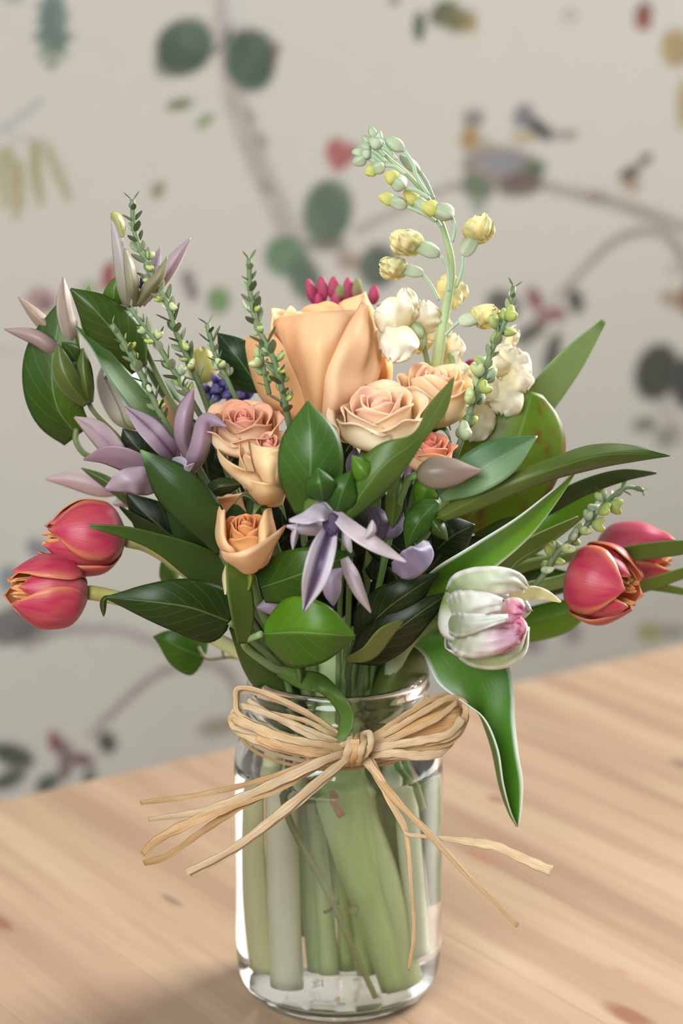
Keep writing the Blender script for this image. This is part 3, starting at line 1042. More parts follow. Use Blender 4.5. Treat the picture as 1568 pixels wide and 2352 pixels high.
# --- coral tulips
T = thing('tulip', 'coral red tulip with yellow edges, upper of the two hanging at left', 'flower', ('j', -18, 6, 60))
tulip(T, (286, 1240, -18), (-.96, .06, .28), 190, 86, RED, rot=20, close=.42)
stem(T, [(292, 1241, -18), (345, 1256, -14), (430, 1315, -8), (540, 1420, 0), (640, 1510, 4), ('j', -18, 6, 150), ('j', -14, 10, 105), ('j', -9, 2, 55), ('j', -6, -2, 14)], [17, 15, 15, 17, 20, 22, 22], (158, 146, 84), c2=(150, 180, 96))
leaf(T, [(560, 1420, -10), (500, 1330, -24), (428, 1280, -34), (357, 1245, -40), (286, 1222, -44), (205, 1208, -46)], [30, 50, 46, 34, 20, 13, 4], (58, 88, 46), 'tulip_leaf', c2=(92, 128, 66), cb=(84, 112, 70), tl=5, tr=-7, crease=.6, ct=(120, 150, 90), tw=.08)
leaf(T, [(500, 1360, 6), (440, 1290, -2), (365, 1232, -8), (310, 1192, -10), (275, 1164, -12)], [20, 24, 20, 15, 2], (52, 80, 42), 'tulip_leaf', tl=4, tr=-4)
T = thing('tulip', 'coral red tulip with yellow edges, lowest at far left over the pale wall', 'flower', ('j', -22, -6, 60))
tulip(T, (198, 1361, -30), (-.92, .04, .40), 186, 84, RED, rot=75, close=.5)
stem(T, [(203, 1361, -30), (245, 1368, -26), (360, 1400, -18), (500, 1470, -10), (620, 1540, -6), ('j', -25, -6, 148), ('j', -31, -6, 100), ('j', -31, -6, 50), ('j', -27, -6, 14)], [17, 16, 17, 20, 24, 29, 29], (176, 168, 88), c2=(244, 244, 180))
T = thing('tulip', 'coral red tulip nearest on the right, mouth turned down', 'flower', ('j', 16, 6, 60))
tulip(T, (1312, 1322, -6), (.80, -.22, .56), 172, 93, RED, rot=50, close=.5)
stem(T, [(1318, 1326, -4), (1270, 1340, 0), (1180, 1360, 4), (1060, 1420, 8), (930, 1520, 8), ('j', 22, 8, 150), ('j', 16, 12, 100), ('j', 12, 14, 50), ('j', 9, 14, 14)], [15, 15, 17, 19, 20, 20], (120, 140, 66), c2=(160, 186, 100))
leaf(T, [(1080, 1470, 24), (1150, 1448, 22), (1230, 1432, 20), (1300, 1412, 20), (1368, 1378, 18)], [20, 32, 40, 36, 3], (126, 178, 48), "tulip_leaf", tl=6, tr=6, cb=(96, 140, 44))
leaf(T, [(1120, 1345, 30), (1200, 1335, 30), (1280, 1336, 28), (1350, 1330, 24)], [14, 34, 30, 4], (76, 112, 46), 'tulip_leaf')
T = thing('tulip', 'coral red tulip behind the nearer one at the right edge', 'flower', ('j', 18, 16, 70))
tulip(T, (1368, 1262, 34), (.90, -.04, .28), 178, 66, ((202, 54, 100), (246, 170, 96), (160, 120, 110), (206, 110, 120)), rot=10, close=.62)
stem(T, [(1372, 1262, 34), (1300, 1280, 34), (1180, 1310, 30), (1040, 1400, 22), (920, 1510, 16), ('j', 18, 18, 150), ('j', 8, 22, 90)], [14, 14, 16, 18], (120, 140, 70))
leaf(T, [(1290, 1330, 24), (1400, 1285, 2), (1470, 1268, -8), (1560, 1258, -12), (1660, 1250, -12)], [10, 17, 18, 17, 3], (104, 132, 58), 'tulip_leaf', tl=-4, tr=4)
leaf(T, [(1300, 1390, 26), (1420, 1365, 14), (1490, 1343, 6), (1570, 1316, 4), (1660, 1290, 4)], [8, 12, 13, 12, 3], (116, 146, 58), 'tulip_leaf', tl=-3, tr=3)
leaf(T, [(1400, 1350, 26), (1480, 1346, 16), (1560, 1357, 10), (1640, 1376, 8)], [7, 8, 8, 2], (110, 142, 66), 'tulip_leaf', tl=-2, tr=2)

# --- white parrot tulip with its white-edged leaves
PAR = ((236, 232, 226), (244, 238, 236), (140, 160, 84), (142, 168, 78))
T = thing('parrot_tulip', 'white parrot tulip with green streaks and a pink centre', 'flower', ('j', 14, -10, 70))
TP = T
tulip(T, (1028, 1402, -48), (.80, -.14, .58), 186, 100, PAR, rot=40, close=.52, parrot=.4, inner=False)
for q in ([(1130, 1440, -80), (1170, 1432, -96), (1196, 1425, -96)], [(1140, 1470, -82), (1175, 1462, -96), (1200, 1450, -94)], [(1150, 1400, -80), (1180, 1398, -96), (1202, 1402, -92)], [(1120, 1475, -82), (1150, 1480, -94), (1180, 1476, -96)], [(1160, 1425, -86), (1184, 1440, -98), (1196, 1462, -94)]):
    leaf(T, q, ('r', 24), (240, 214, 222), 'petal', 'inner_petal', c2=(226, 116, 160), ce=(250, 240, 240), crumple=3, wave=2)
leaf(T, [(1170, 1372, -70), (1215, 1362, -72), (1250, 1366, -70), (1288, 1383, -70)], [18, 16, 12, 1], (214, 220, 176), 'petal', 'petal', ce=(240, 240, 226), tl=-6, tr=5, wave=2)
stem(T, [(1032, 1404, -46), (990, 1420, -36), (920, 1490, -20), ('j', 24, -14, 150), ('j', 24, -8, 105), ('j', 27, -8, 60), ('j', 31, -10, 22)], [22, 22, 22, 24, 25], (110, 140, 70), c2=(232, 240, 200))
WE = dict(ce=(250, 252, 255), ew=.09)
sheet3(T, [[(944, 1478, -12), (985, 1452, 0), (1030, 1426, 0)], [(975, 1508, -28), (1040, 1488, -20), (1108, 1462, -12)], [(1005, 1568, -40), (1085, 1552, -30), (1166, 1524, -28)], [(1060, 1610, -46), (1112, 1610, -34), (1179, 1590, -36)],
           [(1112, 1650, -53), (1112, 1655, -36), (1182, 1650, -40)], [(1143, 1720, -55), (1130, 1722, -38), (1189, 1725, -46)], [(1156, 1800, -54), (1148, 1806, -40), (1200, 1795, -47)], [(1172, 1862, -49), (1167, 1864, -41), (1197, 1860, -46)], [(1188, 1899, -44), (1186, 1899, -43), (1190, 1899, -44)]],
       'tulip_leaf', c=(104, 162, 70), cb=(112, 146, 80), crease=.25, nu=44, nv=16, label='drooping leaf with a white margin', **WE)
sheet3(T, [[(842, 1760, -6), (860, 1760, 12), (905, 1730, 10)], [(838, 1690, -8), (880, 1670, -16), (940, 1660, 8)], [(842, 1600, -8), (905, 1580, -20), (975, 1580, 6)], [(870, 1530, -4), (930, 1510, -18), (985, 1545, -2)], [(915, 1478, -2), (945, 1476, -10), (972, 1500, -12)]],
       'tulip_leaf', c=(120, 140, 84), cb=(110, 135, 80), crease=.1, label='pale sheathing leaf base')
leaf(T, [(950, 1375, -30), (1040, 1325, -46), (1120, 1272, -54), (1200, 1212, -58), (1270, 1142, -60), (1319, 1087, -60)], [16, 38, 37, 30, 18, 2], (110, 168, 60), "tulip_leaf", l=1., r=1., tl=-9, tr=3, crease=.55, cr=(122, 182, 62), cb=(84, 116, 66), **WE)
leaf(T, [(1060, 1360, -22), (1139, 1314, -30), (1186, 1270, -32), (1265, 1226, -34), (1328, 1187, -34)], [10, 17, 17, 15, 2], (112, 148, 66), 'tulip_leaf', tl=-4, tr=4, ce=(190, 205, 150), ew=.15)

for q, w, cc, c2, pk in (([(1030, 1366, -62), (1070, 1344, -82), (1130, 1334, -92), (1180, 1336, -90), (1207, 1352, -82)], [14, 32, 36, 30, 12], (150, 176, 92), (240, 240, 226), None),
                      ([(1026, 1400, -64), (1066, 1392, -92), (1115, 1384, -101), (1152, 1386, -100)], [20, 36, 36, 14], (196, 208, 156), (248, 246, 242), None),
                      ([(1034, 1456, -64), (1076, 1472, -92), (1124, 1476, -101), (1190, 1462, -98)], [20, 36, 36, 16], (170, 190, 112), (248, 238, 240), (236, 180, 204)),
                      ([(1024, 1430, -66), (1066, 1434, -95), (1110, 1428, -105), (1166, 1420, -106)], [16, 30, 24, 5], (126, 158, 62), (246, 244, 240), None),
                      ([(1046, 1476, -54), (1092, 1505, -78), (1150, 1512, -88), (1192, 1492, -86), (1212, 1442, -76)], [12, 26, 26, 18, 3], (128, 160, 64), (226, 230, 196), None)):
    leaf(TP, q, w, cc, 'silk', 'petal', c2=c2, crumple=1.3, wave=1.6, wn=6, tl=5, tr=5, ct=pk, tw=.4, ce=(248, 247, 244), ew=.3, th=.0006)
# --- peach roses
T = thing('rose', 'large peach rose standing tallest at the centre', 'flower', ('j', -4, 18, 60))
PC, PE = (255, 198, 132), (255, 206, 146)
rose(T, (728, 962, 2), (.06, .955, .30), 128, 262, (246, 188, 132), PC, PE, (236, 170, 116), .25, 40, [(.10, 2, 150, .93), (.2, 3, 115, .95), (.32, 4, 85, .96), (.46, 4, 72, .97), (.62, 5, 60, .98), (.80, 5, 56, 1.0)], sepals=False)
RP = dict(mat='petal', name='petal', crease=.05, cb=(252, 186, 118), nu=28, nv=14, th=.0006)
sheet3(T, [[(742, 985, -20), (760, 980, -24), (790, 975, -10)], [(800, 930, 2), (850, 900, 4), (868, 880, 26)], [(820, 840, 8), (868, 800, 10), (872, 790, 32)], [(790, 750, 18), (840, 730, 16), (866, 735, 30)], [(775, 705, 26), (825, 688, 18), (842, 683, 24)], [(790, 690, 26), (828, 676, 18), (838, 670, 22)]], c=(255, 206, 140), c2=(255, 212, 156), **RP)
sheet3(T, [[(690, 985, -16), (700, 985, -24), (722, 985, -28)], [(612, 930, 0), (640, 930, -24), (708, 930, -32)], [(572, 860, 12), (610, 860, -20), (690, 870, -32)], [(546, 800, 18), (590, 800, -12), (655, 800, -26)], [(553, 782, 16), (588, 772, -8), (628, 766, -18)]], c=(250, 182, 108), c2=(255, 198, 130), **RP)
sheet3(T, [[(712, 990, -28), (726, 992, -32), (740, 990, -30)], [(690, 900, -28), (730, 890, -50), (772, 900, -32)], [(650, 820, -20), (730, 800, -54), (806, 820, -30)], [(628, 750, -8), (735, 745, -46), (850, 735, -14)], [(640, 728, -8), (738, 716, -38), (838, 712, -12)]], c=(253, 190, 118), c2=(255, 214, 156), **RP)
sheet3(T, [[(735, 990, -30), (745, 992, -36), (770, 985, -28)], [(741, 915, -44), (780, 925, -52), (846, 905, -22)], [(748, 850, -50), (800, 850, -50), (874, 845, -14)], [(788, 765, -44), (825, 780, -44), (868, 775, -8)], [(832, 692, -26), (840, 700, -28), (852, 700, -4)]], c=(255, 212, 164), c2=(255, 206, 142), **RP)
sheet3(T, [[(868, 900, 10), (880, 900, 8), (896, 896, 12)], [(862, 860, 8), (884, 856, 2), (900, 850, 10)], [(862, 822, 10), (882, 815, 6), (900, 828, 12)]], c=(246, 180, 100), c2=(252, 196, 120), **RP)
stem(T, [(728, 970, 4), (735, 1100, 8), (750, 1350, 12), ('j', -4, 16, 150), ('j', -3, 20, 100), ('j', -5, 22, 20)], [14, 14, 15, 18, 20], (84, 110, 56), c2=(120, 150, 76))
CR = ((234, 130, 110), (240, 204, 158), (238, 176, 160), (232, 206, 150))
T = thing('spray_rose', 'open salmon and cream spray rose at left, pink heart facing up', 'flower', ('j', -12, 0, 70))
rose(T, (562, 1040, -34), (-.02, .84, .54), 82, 112, (244, 134, 104), (255, 230, 178), (244, 160, 136), (252, 236, 172), .42, 15, spin=.4)
stem(T, [(562, 1050, -32), (590, 1150, -20), (660, 1350, -8), ('j', -12, 0, 150), ('j', -8, 2, 95), ('j', -3, -6, 14)], [9, 10, 11, 14, 18], (84, 112, 58), c2=(166, 190, 104))
T = thing('spray_rose', 'salmon and cream spray rose with petals flared out, under the salmon one', 'flower', ('j', -8, -4, 70))
rose(T, (608, 1154, -42), (.08, .84, .52), 80, 176, (244, 140, 108), (255, 232, 170), (246, 166, 140), (236, 204, 146), .15, 70, [(.12, 2, 150, .95), (.24, 3, 110, .97), (.4, 3, 90, .98), (.58, 4, 70, .98), (.78, 4, 64, .96)])
RS = dict(mat='petal', name='petal', crease=.05, nu=24, nv=12, th=.0005, ce=(226, 150, 138), ew=.12)
sheet3(T, [[(600, 1150, -52), (604, 1155, -60), (620, 1158, -58)], [(545, 1100, -52), (570, 1120, -72), (612, 1120, -70)], [(505, 1055, -46), (528, 1082, -74), (590, 1088, -74)], [(497, 1022, -34), (520, 1056, -76), (572, 1084, -80)]], c=(255, 226, 166), cb=(250, 200, 130), **RS)
sheet3(T, [[(596, 1158, -52), (612, 1160, -58), (640, 1158, -50)], [(572, 1132, -62), (612, 1140, -76), (652, 1130, -66)], [(560, 1098, -72), (598, 1108, -82), (625, 1112, -80)]], c=(255, 222, 158), cb=(250, 200, 130), **RS)
sheet3(T, [[(612, 1162, -50), (632, 1164, -52), (648, 1160, -46)], [(618, 1110, -70), (640, 1100, -74), (668, 1090, -56)], [(590, 1045, -72), (628, 1032, -76), (668, 1034, -56)]], c=(255, 220, 152), cb=(250, 200, 130), **RS)
sheet3(T, [[(600, 1124, -64), (625, 1128, -74), (650, 1122, -62)], [(580, 1064, -66), (620, 1070, -80), (664, 1062, -58)], [(571, 1014, -56), (618, 1028, -74), (666, 1016, -48)]], c=(255, 224, 158), cb=(250, 200, 130), **RS)
stem(T, [(606, 1160, -44), (640, 1280, -26), ('j', -10, -8, 152), ('j', 0, -10, 95), ('j', 3, -2, 15)], [9, 10, 12, 15], (84, 112, 58), c2=(150, 178, 92))
T = thing('spray_rose', 'half open apricot spray rose, lowest of the roses at left', 'flower', ('j', -14, -10, 80))
AP = ((222, 110, 44), (254, 196, 110), (236, 146, 94), (254, 214, 130))
rose(T, (570, 1300, -56), (-.02, .84, .54), 70, 138, *AP, .1, 20, [(.10, 2, 150, .97), (.2, 2, 130, .97), (.32, 3, 96, .96), (.48, 3, 82, .92), (.7, 3, 76, .88)], sepals=False)
RA = dict(mat='petal', name='petal', crease=.05, nu=24, nv=12, th=.0005, ce=(226, 150, 112), ew=.1, cb=(252, 190, 110))
sheet3(T, [[(545, 1305, -62), (565, 1318, -72), (590, 1312, -70)], [(512, 1285, -66), (560, 1296, -86), (612, 1284, -74)], [(505, 1268, -68), (566, 1276, -92), (652, 1216, -64)], [(508, 1262, -70), (562, 1264, -92), (654, 1206, -62)]], c=(255, 214, 158), **RA)
sheet3(T, [[(530, 1300, -58), (548, 1308, -66), (562, 1306, -66)], [(496, 1240, -48), (512, 1255, -70), (540, 1262, -72)], [(496, 1180, -42), (506, 1200, -64), (522, 1250, -70)], [(500, 1150, -40), (508, 1170, -58), (516, 1168, -60)]], c=(255, 212, 152), **RA)
sheet3(T, [[(580, 1308, -58), (598, 1306, -68), (618, 1290, -60)], [(592, 1250, -70), (612, 1240, -74), (634, 1232, -54)], [(594, 1210, -68), (612, 1192, -66), (626, 1188, -50)], [(606, 1175, -62), (614, 1168, -60), (622, 1166, -50)]], c=(255, 208, 140), **RA)
sheet3(T, [[(520, 1240, -30), (540, 1220, -26), (580, 1210, -30)], [(492, 1170, -34), (530, 1160, -30), (560, 1160, -36)], [(484, 1146, -38), (520, 1140, -36), (556, 1132, -40)]], c=(246, 186, 128), **RA)
leaf(T, [(525, 1300, -58), (520, 1330, -64), (518, 1366, -66)], [8, 10, 2], (226, 206, 150), 'petal', 'sepal')
leaf(T, [(568, 1306, -66), (576, 1330, -70), (570, 1356, -70)], [10, 9, 2], (150, 164, 92), 'leaf', 'sepal')
stem(T, [(574, 1308, -56), (600, 1400, -40), (660, 1520, -24), ('j', -15, -14, 150), ('j', -6, -18, 95)], [10, 11, 12], (90, 118, 60))
T = thing('spray_rose', 'wide open cream spray rose with pink edges, right of the large peach rose', 'flower', ('j', 6, -8, 70))
rose(T, (872, 1030, -46), (-.06, .86, .50), 100, 142, (252, 176, 130), (255, 240, 196), (255, 214, 192), (254, 246, 190), .55, 0, spin=1.0)
stem(T, [(870, 1045, -44), (860, 1200, -28), (830, 1400, -12), ('j', 6, -8, 150), ('j', 4, -6, 95), ('j', 10, -6, 14)], [10, 11, 12, 15, 18], (84, 112, 58), c2=(160, 186, 98))
T = thing('spray_rose', 'cream and peach spray rose behind the long twisted leaf at right', 'flower', ('j', 10, 4, 80))
rose(T, (985, 985, -14), (.12, .88, .42), 80, 150, (252, 186, 136), (255, 230, 172), (255, 220, 190), (252, 226, 160), .3, 33, spin=.2)
stem(T, [(985, 995, -12), (950, 1150, -6), (880, 1400, 0), ('j', 10, 0, 150), ('j', 8, 6, 95)], [10, 11, 13], (84, 112, 58))
T = thing('spray_rose', 'small salmon spray rose low at right, above the mauve bud', 'flower', ('j', 14, -4, 80))
rose(T, (975, 1086, -44), (.1, .86, .45), 60, 92, (236, 110, 96), (248, 204, 150), (238, 140, 126), (242, 206, 150), .35, 80, [(.12, 2, 150, .95), (.26, 3, 110, .97), (.45, 3, 90, .98), (.65, 4, 70, .98), (.9, 5, 58, .94)])
stem(T, [(973, 1092, -42), (940, 1250, -26), (880, 1450, -8), ('j', 14, -4, 150), ('j', 10, -2, 100)], [9, 10, 12], (84, 112, 58))

# --- stock with its spike of cream flowers
T = thing('stock_flower', 'tall bending stock spike with grey-green buds and cream yellow flowers', 'flower', ('j', 3, -14, 60))
GB, GB2 = (146, 162, 124), (190, 200, 168)
stem(T, [(854, 300, -14), (862, 330, -14), (887, 359, -14), (933, 398, -14), (976, 447, -12), (1008, 500, -10), (1024, 545, -8), (1035, 590, -6), (1036, 640, -4), (1019, 735, 0), (1000, 850, 4), (970, 1000, 8), (920, 1250, 8), (860, 1450, 2), ('j', 10, 0, 152), ('j', 6, -10, 105), ('j', 16, -12, 60), ('j', 25, -10, 9)], [4, 6, 9, 14, 14, 15, 17, 22, 30, 34, 36, 34], (160, 184, 132), c2=(200, 220, 150), seg=12)


def stock_bud(tip, base, w, ped, kind, d=-14):
    w = w * (.8 if kind == 'f' else .9)
    """calyx from base towards tip; kind: g green, y yellow showing, f opening"""
    bx, by = base
    dx, dy = tip[0] - bx, -(tip[1] - by)
    L = math.hypot(dx, dy)
    ax = (dx / L, dy / L, .25)
    if ped:
        tube(T, [(x, y, d) for x, y in ped], 4.5, (158, 180, 146), name='pedicel', n=12)
    if kind == 'g':
        b = blob(T, 'bud', (bx, by, d), ax, L, w, GB2, 'stem', GB, ridge=4, ra=.12)
    else:
        b = blob(T, 'calyx', (bx, by, d), ax, L * .62, w * (.9 if kind == 'y' else .74), GB2, 'stem', GB, [(0, .2), (.12, .7), (.4, 1), (.7, .95), (.93, .75), (1, .6)], ridge=4, ra=.13)
        mx, my = bx + dx * .42, by - dy * .42
        if kind == 'y':
            blob(T, 'petal_bud', (mx, my, d), ax, L * .6, w * .86, (178, 190, 84), 'petal', (222, 214, 112), ridge=3, ra=.08, rumple=.12)
        else:
            for j in range(5):
                a = j * 1.26
                ox, oy = math.cos(a) * w * .22, math.sin(a) * w * .14
                leaf(T, [(mx + ox * .3, my + oy * .3, d - 2), (mx + dx * .3 + ox, my - dy * .3 + oy, d - 5 + 6 * math.sin(a)), (tip[0] + ox * 1.7, tip[1] + oy * 2.2, d - 4 + 8 * math.sin(a))], ('r', w * .5), (214, 210, 120), 'petal', 'petal', c2=(248, 240, 176), crumple=1.6, wave=1.5, nu=14, nv=8)


for q in (((848, 290), (862, 318), 22), ((872, 300), (868, 326), 20), ((846, 318), (876, 338), 34), ((824, 334), (852, 344), 26), ((806, 350), (836, 352), 26), ((826, 352), (852, 356), 30), ((808, 378), (842, 362), 30), ((830, 312), (850, 330), 20)):
    stock_bud(q[0], q[1], q[2], [q[1], (q[1][0] + 16, q[1][1] + 10), (q[1][0] + 34, q[1][1] + 28)], 'g', -18)
stock_bud((882, 318), (928, 346), 36, [(928, 346), (948, 378), (956, 406), (985, 450)], 'g', -20)
stock_bud((915, 358), (965, 396), 28, [(965, 396), (980, 420), (996, 458)], 'g', 2)
stock_bud((838, 398), (882, 380), 38, [(880, 380), (905, 382), (930, 400)], 'y', -26)
stock_bud((886, 398), (930, 432), 44, [(930, 432), (955, 438), (985, 456)], 'y', -30)
stock_bud((870, 452), (934, 474), 36, [(934, 474), (970, 490), (1000, 508)], 'y', -26)
stock_bud((928, 440), (985, 490), 40, [(985, 490), (998, 500), (1012, 520)], 'y', -24)
stock_bud((968, 474), (1042, 494), 48, [(1038, 500), (1044, 524), (1038, 556)], 'y', -30)
stock_bud((1110, 508), (1062, 588), 62, [(1063, 586), (1062, 612), (1056, 636), (1046, 660)], 'f', -12)
stock_bud((912, 548), (1010, 584), 62, [(1008, 586), (1024, 604), (1030, 630), (1030, 670)], 'f', -16)
stock_bud((884, 612), (972, 628), 52, [(970, 630), (990, 656), (1008, 690)], 'f', -14)
stock_bud((1132, 722), (1052, 740), 58, [(1054, 738), (1040, 750), (1022, 770)], 'f', -8)
for q in ([(1020, 690, 14), (1028, 660, 10), (1034, 632, 8)], [(1030, 690, 14), (1052, 668, 10), (1066, 654, 10)], [(1028, 694, 12), (1044, 688, 6), (1060, 692, 6)]):
    leaf(T, q, ('r', 26), (226, 220, 140), 'petal', 'petal', c2=(250, 244, 200), crumple=1.5, wave=2, nu=14, nv=8)
CW = dict(c=(246, 238, 184), mat='petal', name='petal', c2=(254, 250, 232), crumple=1.5, wave=2, nu=16, nv=10)
for q, w in (([(940, 748, -10), (910, 730, -22), (862, 712, -20)], 46), ([(940, 745, -8), (936, 710, -12), (930, 664, -10)], 26), ([(938, 752, -14), (918, 785, -30), (898, 830, -30)], 44), ([(935, 752, -12), (900, 780, -16), (862, 800, -12)], 38),
             ([(975, 770, 2), (972, 730, -6), (975, 692, -4)], 42), ([(975, 775, 2), (1000, 750, 2), (1020, 720, 6)], 36), ([(985, 800, 8), (975, 790, 4), (952, 770, 4)], 30),
             ([(1005, 800, 14), (1030, 800, 8), (1050, 772, 6)], 34), ([(1005, 805, 14), (1030, 815, 10), (1054, 806, 8)], 30)):
    leaf(T, q, ('r', w), **CW)
blob(T, 'calyx', (966, 806, -4), (-.1, 1, .1), 66, 30, (188, 204, 160), 'stem', (170, 190, 136), ridge=4, ra=.1)
blob(T, 'calyx', (968, 778, -6), (-.5, .8, .2), 46, 30, (188, 204, 160), 'stem', (170, 190, 136), ridge=4, ra=.1)
tube(T, [(968, 780, -4), (976, 810, 0), (985, 850, 2)], 6, (140, 170, 100), name='pedicel')
tube(T, [(1032, 810, 10), (1042, 840, 10), (1046, 870, 8)], 7, (140, 170, 100), name='pedicel')
T = thing('stock_flower', 'cluster of creamy white stock flowers behind the right heath sprig', 'flower', ('j', 10, 12, 100))
for q, w in (([(1150, 860, 16), (1165, 830, 6), (1182, 798, 8)], 44), ([(1160, 865, 14), (1195, 850, 4), (1220, 848, 10)], 40), ([(1150, 870, 12), (1190, 885, 0), (1205, 900, 6)], 40), ([(1150, 865, 10), (1140, 840, 4), (1118, 826, 8)], 36), ([(1145, 870, 8), (1130, 900, 0), (1110, 930, 4)], 46),
             ([(1140, 880, 6), (1160, 915, -2), (1150, 950, 0)], 42), ([(1080, 870, 10), (1055, 855, 6), (1028, 846, 10)], 24), ([(1080, 875, 8), (1060, 880, 2), (1040, 900, 4)], 30), ([(1090, 880, 10), (1105, 855, 6), (1118, 836, 8)], 30), ([(1095, 900, 8), (1090, 950, -2), (1080, 985, 0)], 46), ([(1160, 800, 26), (1175, 780, 24), (1184, 750, 24)], 14), ([(1120, 930, 2), (1100, 970, -6), (1075, 1010, -4)], 36)):
    leaf(T, q, ('r', w), **CW)
stem(T, [(1150, 870, 18), (1090, 1000, 18), (980, 1250, 16), ('j', 14, 14, 150), ('j', 10, 16, 110)], [10, 12, 14], (140, 165, 96))

# --- hyacinths
T = thing('hyacinth', 'deep pink hyacinth buds showing behind the large peach rose', 'flower', ('j', 2, -10, 60))
for (x, y, ax, L, w, g) in ((722, 700, (-.25, .95, .1), 62, 26, 0), (744, 695, (-.1, 1, .1), 62, 26, 0), (766, 692, (0, 1, .2), 58, 28, 0), (796, 700, (.05, 1, .1), 64, 28, 0), (780, 690, (0, .9, .5), 40, 28, 1), (816, 690, (.1, 1, .1), 52, 26, 1), (735, 715, (-.1, .8, .5), 46, 26, 0), (772, 715, (0, .9, .5), 50, 26, 0), (856, 700, (.1, .95, .1), 46, 26, 0), (848, 765, (-.1, 1, .1), 70, 22, 0), (862, 790, (.3, .9, .2), 50, 24, 0), (1050, 850, (.3, .9, .1), 26, 30, 0), (1075, 852, (.5, .8, .1), 30, 30, 0), (862, 880, (0, 1, 0), 30, 20, 0), (886, 872, (.3, 1, 0), 26, 20, 0)):
    blob(T, 'floret_bud', (x, y, 50), ax, L, w, (122, 26, 58) if not g else (140, 80, 80), 'petal', (190, 66, 104) if not g else (128, 146, 78), ridge=3, ra=.1)
stem(T, [(775, 690, 54), (790, 850, 44), (790, 1200, 24), ('j', -2, 2, 152), ('j', 0, -18, 122), ('j', 1, -19, 104), ('j', 7, -18, 72), ('j', 15, -15, 40), ('j', 22, -12, 9)], [22, 26, 28, 40, 62, 58, 42, 32, 30], (120, 150, 80), c2=(192, 222, 138), seg=20, ridges=9)
T = thing('hyacinth', 'violet blue hyacinth half hidden left of the large peach rose', 'flower', ('j', -10, 14, 100))
for i, (x, y) in enumerate(((500, 880), (525, 870), (548, 862), (560, 885), (535, 900), (505, 905), (480, 900), (565, 910), (550, 920), (515, 890))):
    for j in range(3):
        a = i * 1.7 + j * 2.1
        leaf(T, [(x, y, 26), (x + 14 * math.cos(a), y + 14 * math.sin(a), 18), (x + 28 * math.cos(a), y + 26 * math.sin(a), 20)], ('l', 10), (104, 92, 160), 'petal', 'petal', c2=(132, 124, 196), nu=8, nv=4)
stem(T, [(525, 880, 32), (580, 1050, 28), (670, 1350, 18), ('j', -16, 14, 152), ('j', -20, -6, 105), ('j', -20, -8, 60), ('j', -19, -12, 9)], [18, 20, 22, 30, 32, 32], (110, 130, 80), c2=(255, 250, 214), seg=14)
T = thing('tulip', 'pale yellow tulip almost hidden behind the left heath sprigs', 'flower', ('j', -10, 24, 110))
tulip(T, (470, 880, 50), (-.1, 1, .1), 86, 34, ((222, 214, 120), (228, 222, 150), (170, 180, 90), (200, 200, 110)), 0, .5, inner=False)
stem(T, [(470, 884, 50), (560, 1100, 40), ('j', -10, 24, 150), ('j', -8, 26, 112)], [9, 10, 12])

# --- left: white and green tulip bud
T = thing('tulip', 'closed white and green tulip bud at left behind the blue-green leaf', 'flower', ('j', -18, 16, 100))
tulip(T, (318, 985, 22), (-.40, .90, .12), 172, 50, ((226, 214, 200), (214, 190, 196), (160, 172, 84), (176, 186, 110)), 30, .25, inner=False)
stem(T, [(320, 990, 22), (400, 1120, 22), (560, 1340, 18), ('j', -24, 16, 150), ('j', -16, 20, 112)], [12, 14, 16])
leaf(T, [(400, 1040, 10), (350, 960, 2), (313, 912, -4), (271, 862, -8), (223, 796, -10), (174, 750, -10)], [10, 24, 27, 24, 15, 2], (96, 134, 92), 'tulip_leaf', tl=-6, tr=4, ce=(150, 178, 140), ew=.18)
leaf(T, [(300, 900, 2), (250, 830, -2), (214, 768, 0), (186, 730, 2)], [8, 14, 10, 1], (104, 140, 98), 'tulip_leaf')
leaf(T, [(430, 960, 34), (400, 918, 32), (368, 878, 32), (331, 838, 32)], [16, 20, 16, 2], (92, 128, 98), 'tulip_leaf')
leaf(T, [(395, 1000, 30), (388, 950, 26), (384, 905, 26)], ('o', 42), (190, 150, 112), 'petal', 'petal')

# --- clematis
MV = dict(mat='silk', name='sepal', nu=24, nv=10)
MC, ME = (176, 146, 164), (206, 188, 200)
GL = dict(c=(78, 112, 46))
T = thing('clematis', 'far left clematis flower with half closed beige mauve sepals', 'flower', ('j', -22, 10, 90), )
leaf(T, [(170, 814, 4), (163, 770, -4), (152, 728, -4), (147, 688, -2), (145, 636, 4)], [14, 20, 21, 15, 1], (180, 158, 140), ce=(216, 204, 196), ew=.3, cm=(150, 118, 112), tl=6, tr=6, **MV)
leaf(T, [(150, 800, 8), (115, 758, 4), (80, 722, 4), (42, 682, 8)], [12, 17, 13, 1], (176, 148, 132), ce=(206, 192, 180), **MV)
leaf(T, [(150, 822, 2), (112, 794, -6), (75, 772, -6), (10, 756, 0)], [12, 18, 15, 1], (182, 152, 144), ce=(204, 180, 168), **MV)
leaf(T, [(176, 830, -6), (160, 805, -10), (142, 786, -12)], ('o', 22), (76, 106, 60))
leaf(T, [(198, 930, -8), (160, 880, -16), (142, 840, -16), (134, 790, -12)], [8, 24, 26, 2], (108, 130, 82), ce=(170, 184, 140), ew=.12)
leaf(T, [(206, 925, -6), (198, 890, -12), (192, 850, -12), (190, 800, -8)], [8, 18, 18, 2], (100, 122, 76))
leaf(T, [(178, 1000, 4), (132, 935, -4), (120, 840, -4), (145, 685, 6)], [38, 66, 60, 3], (66, 100, 42), tl=6, tr=-3, cr=(84, 122, 46), nu=30)
leaf(T, [(215, 800, 12), (206, 740, 6), (200, 690, 6), (207, 654, 8)], ('l', 20), (136, 168, 128))
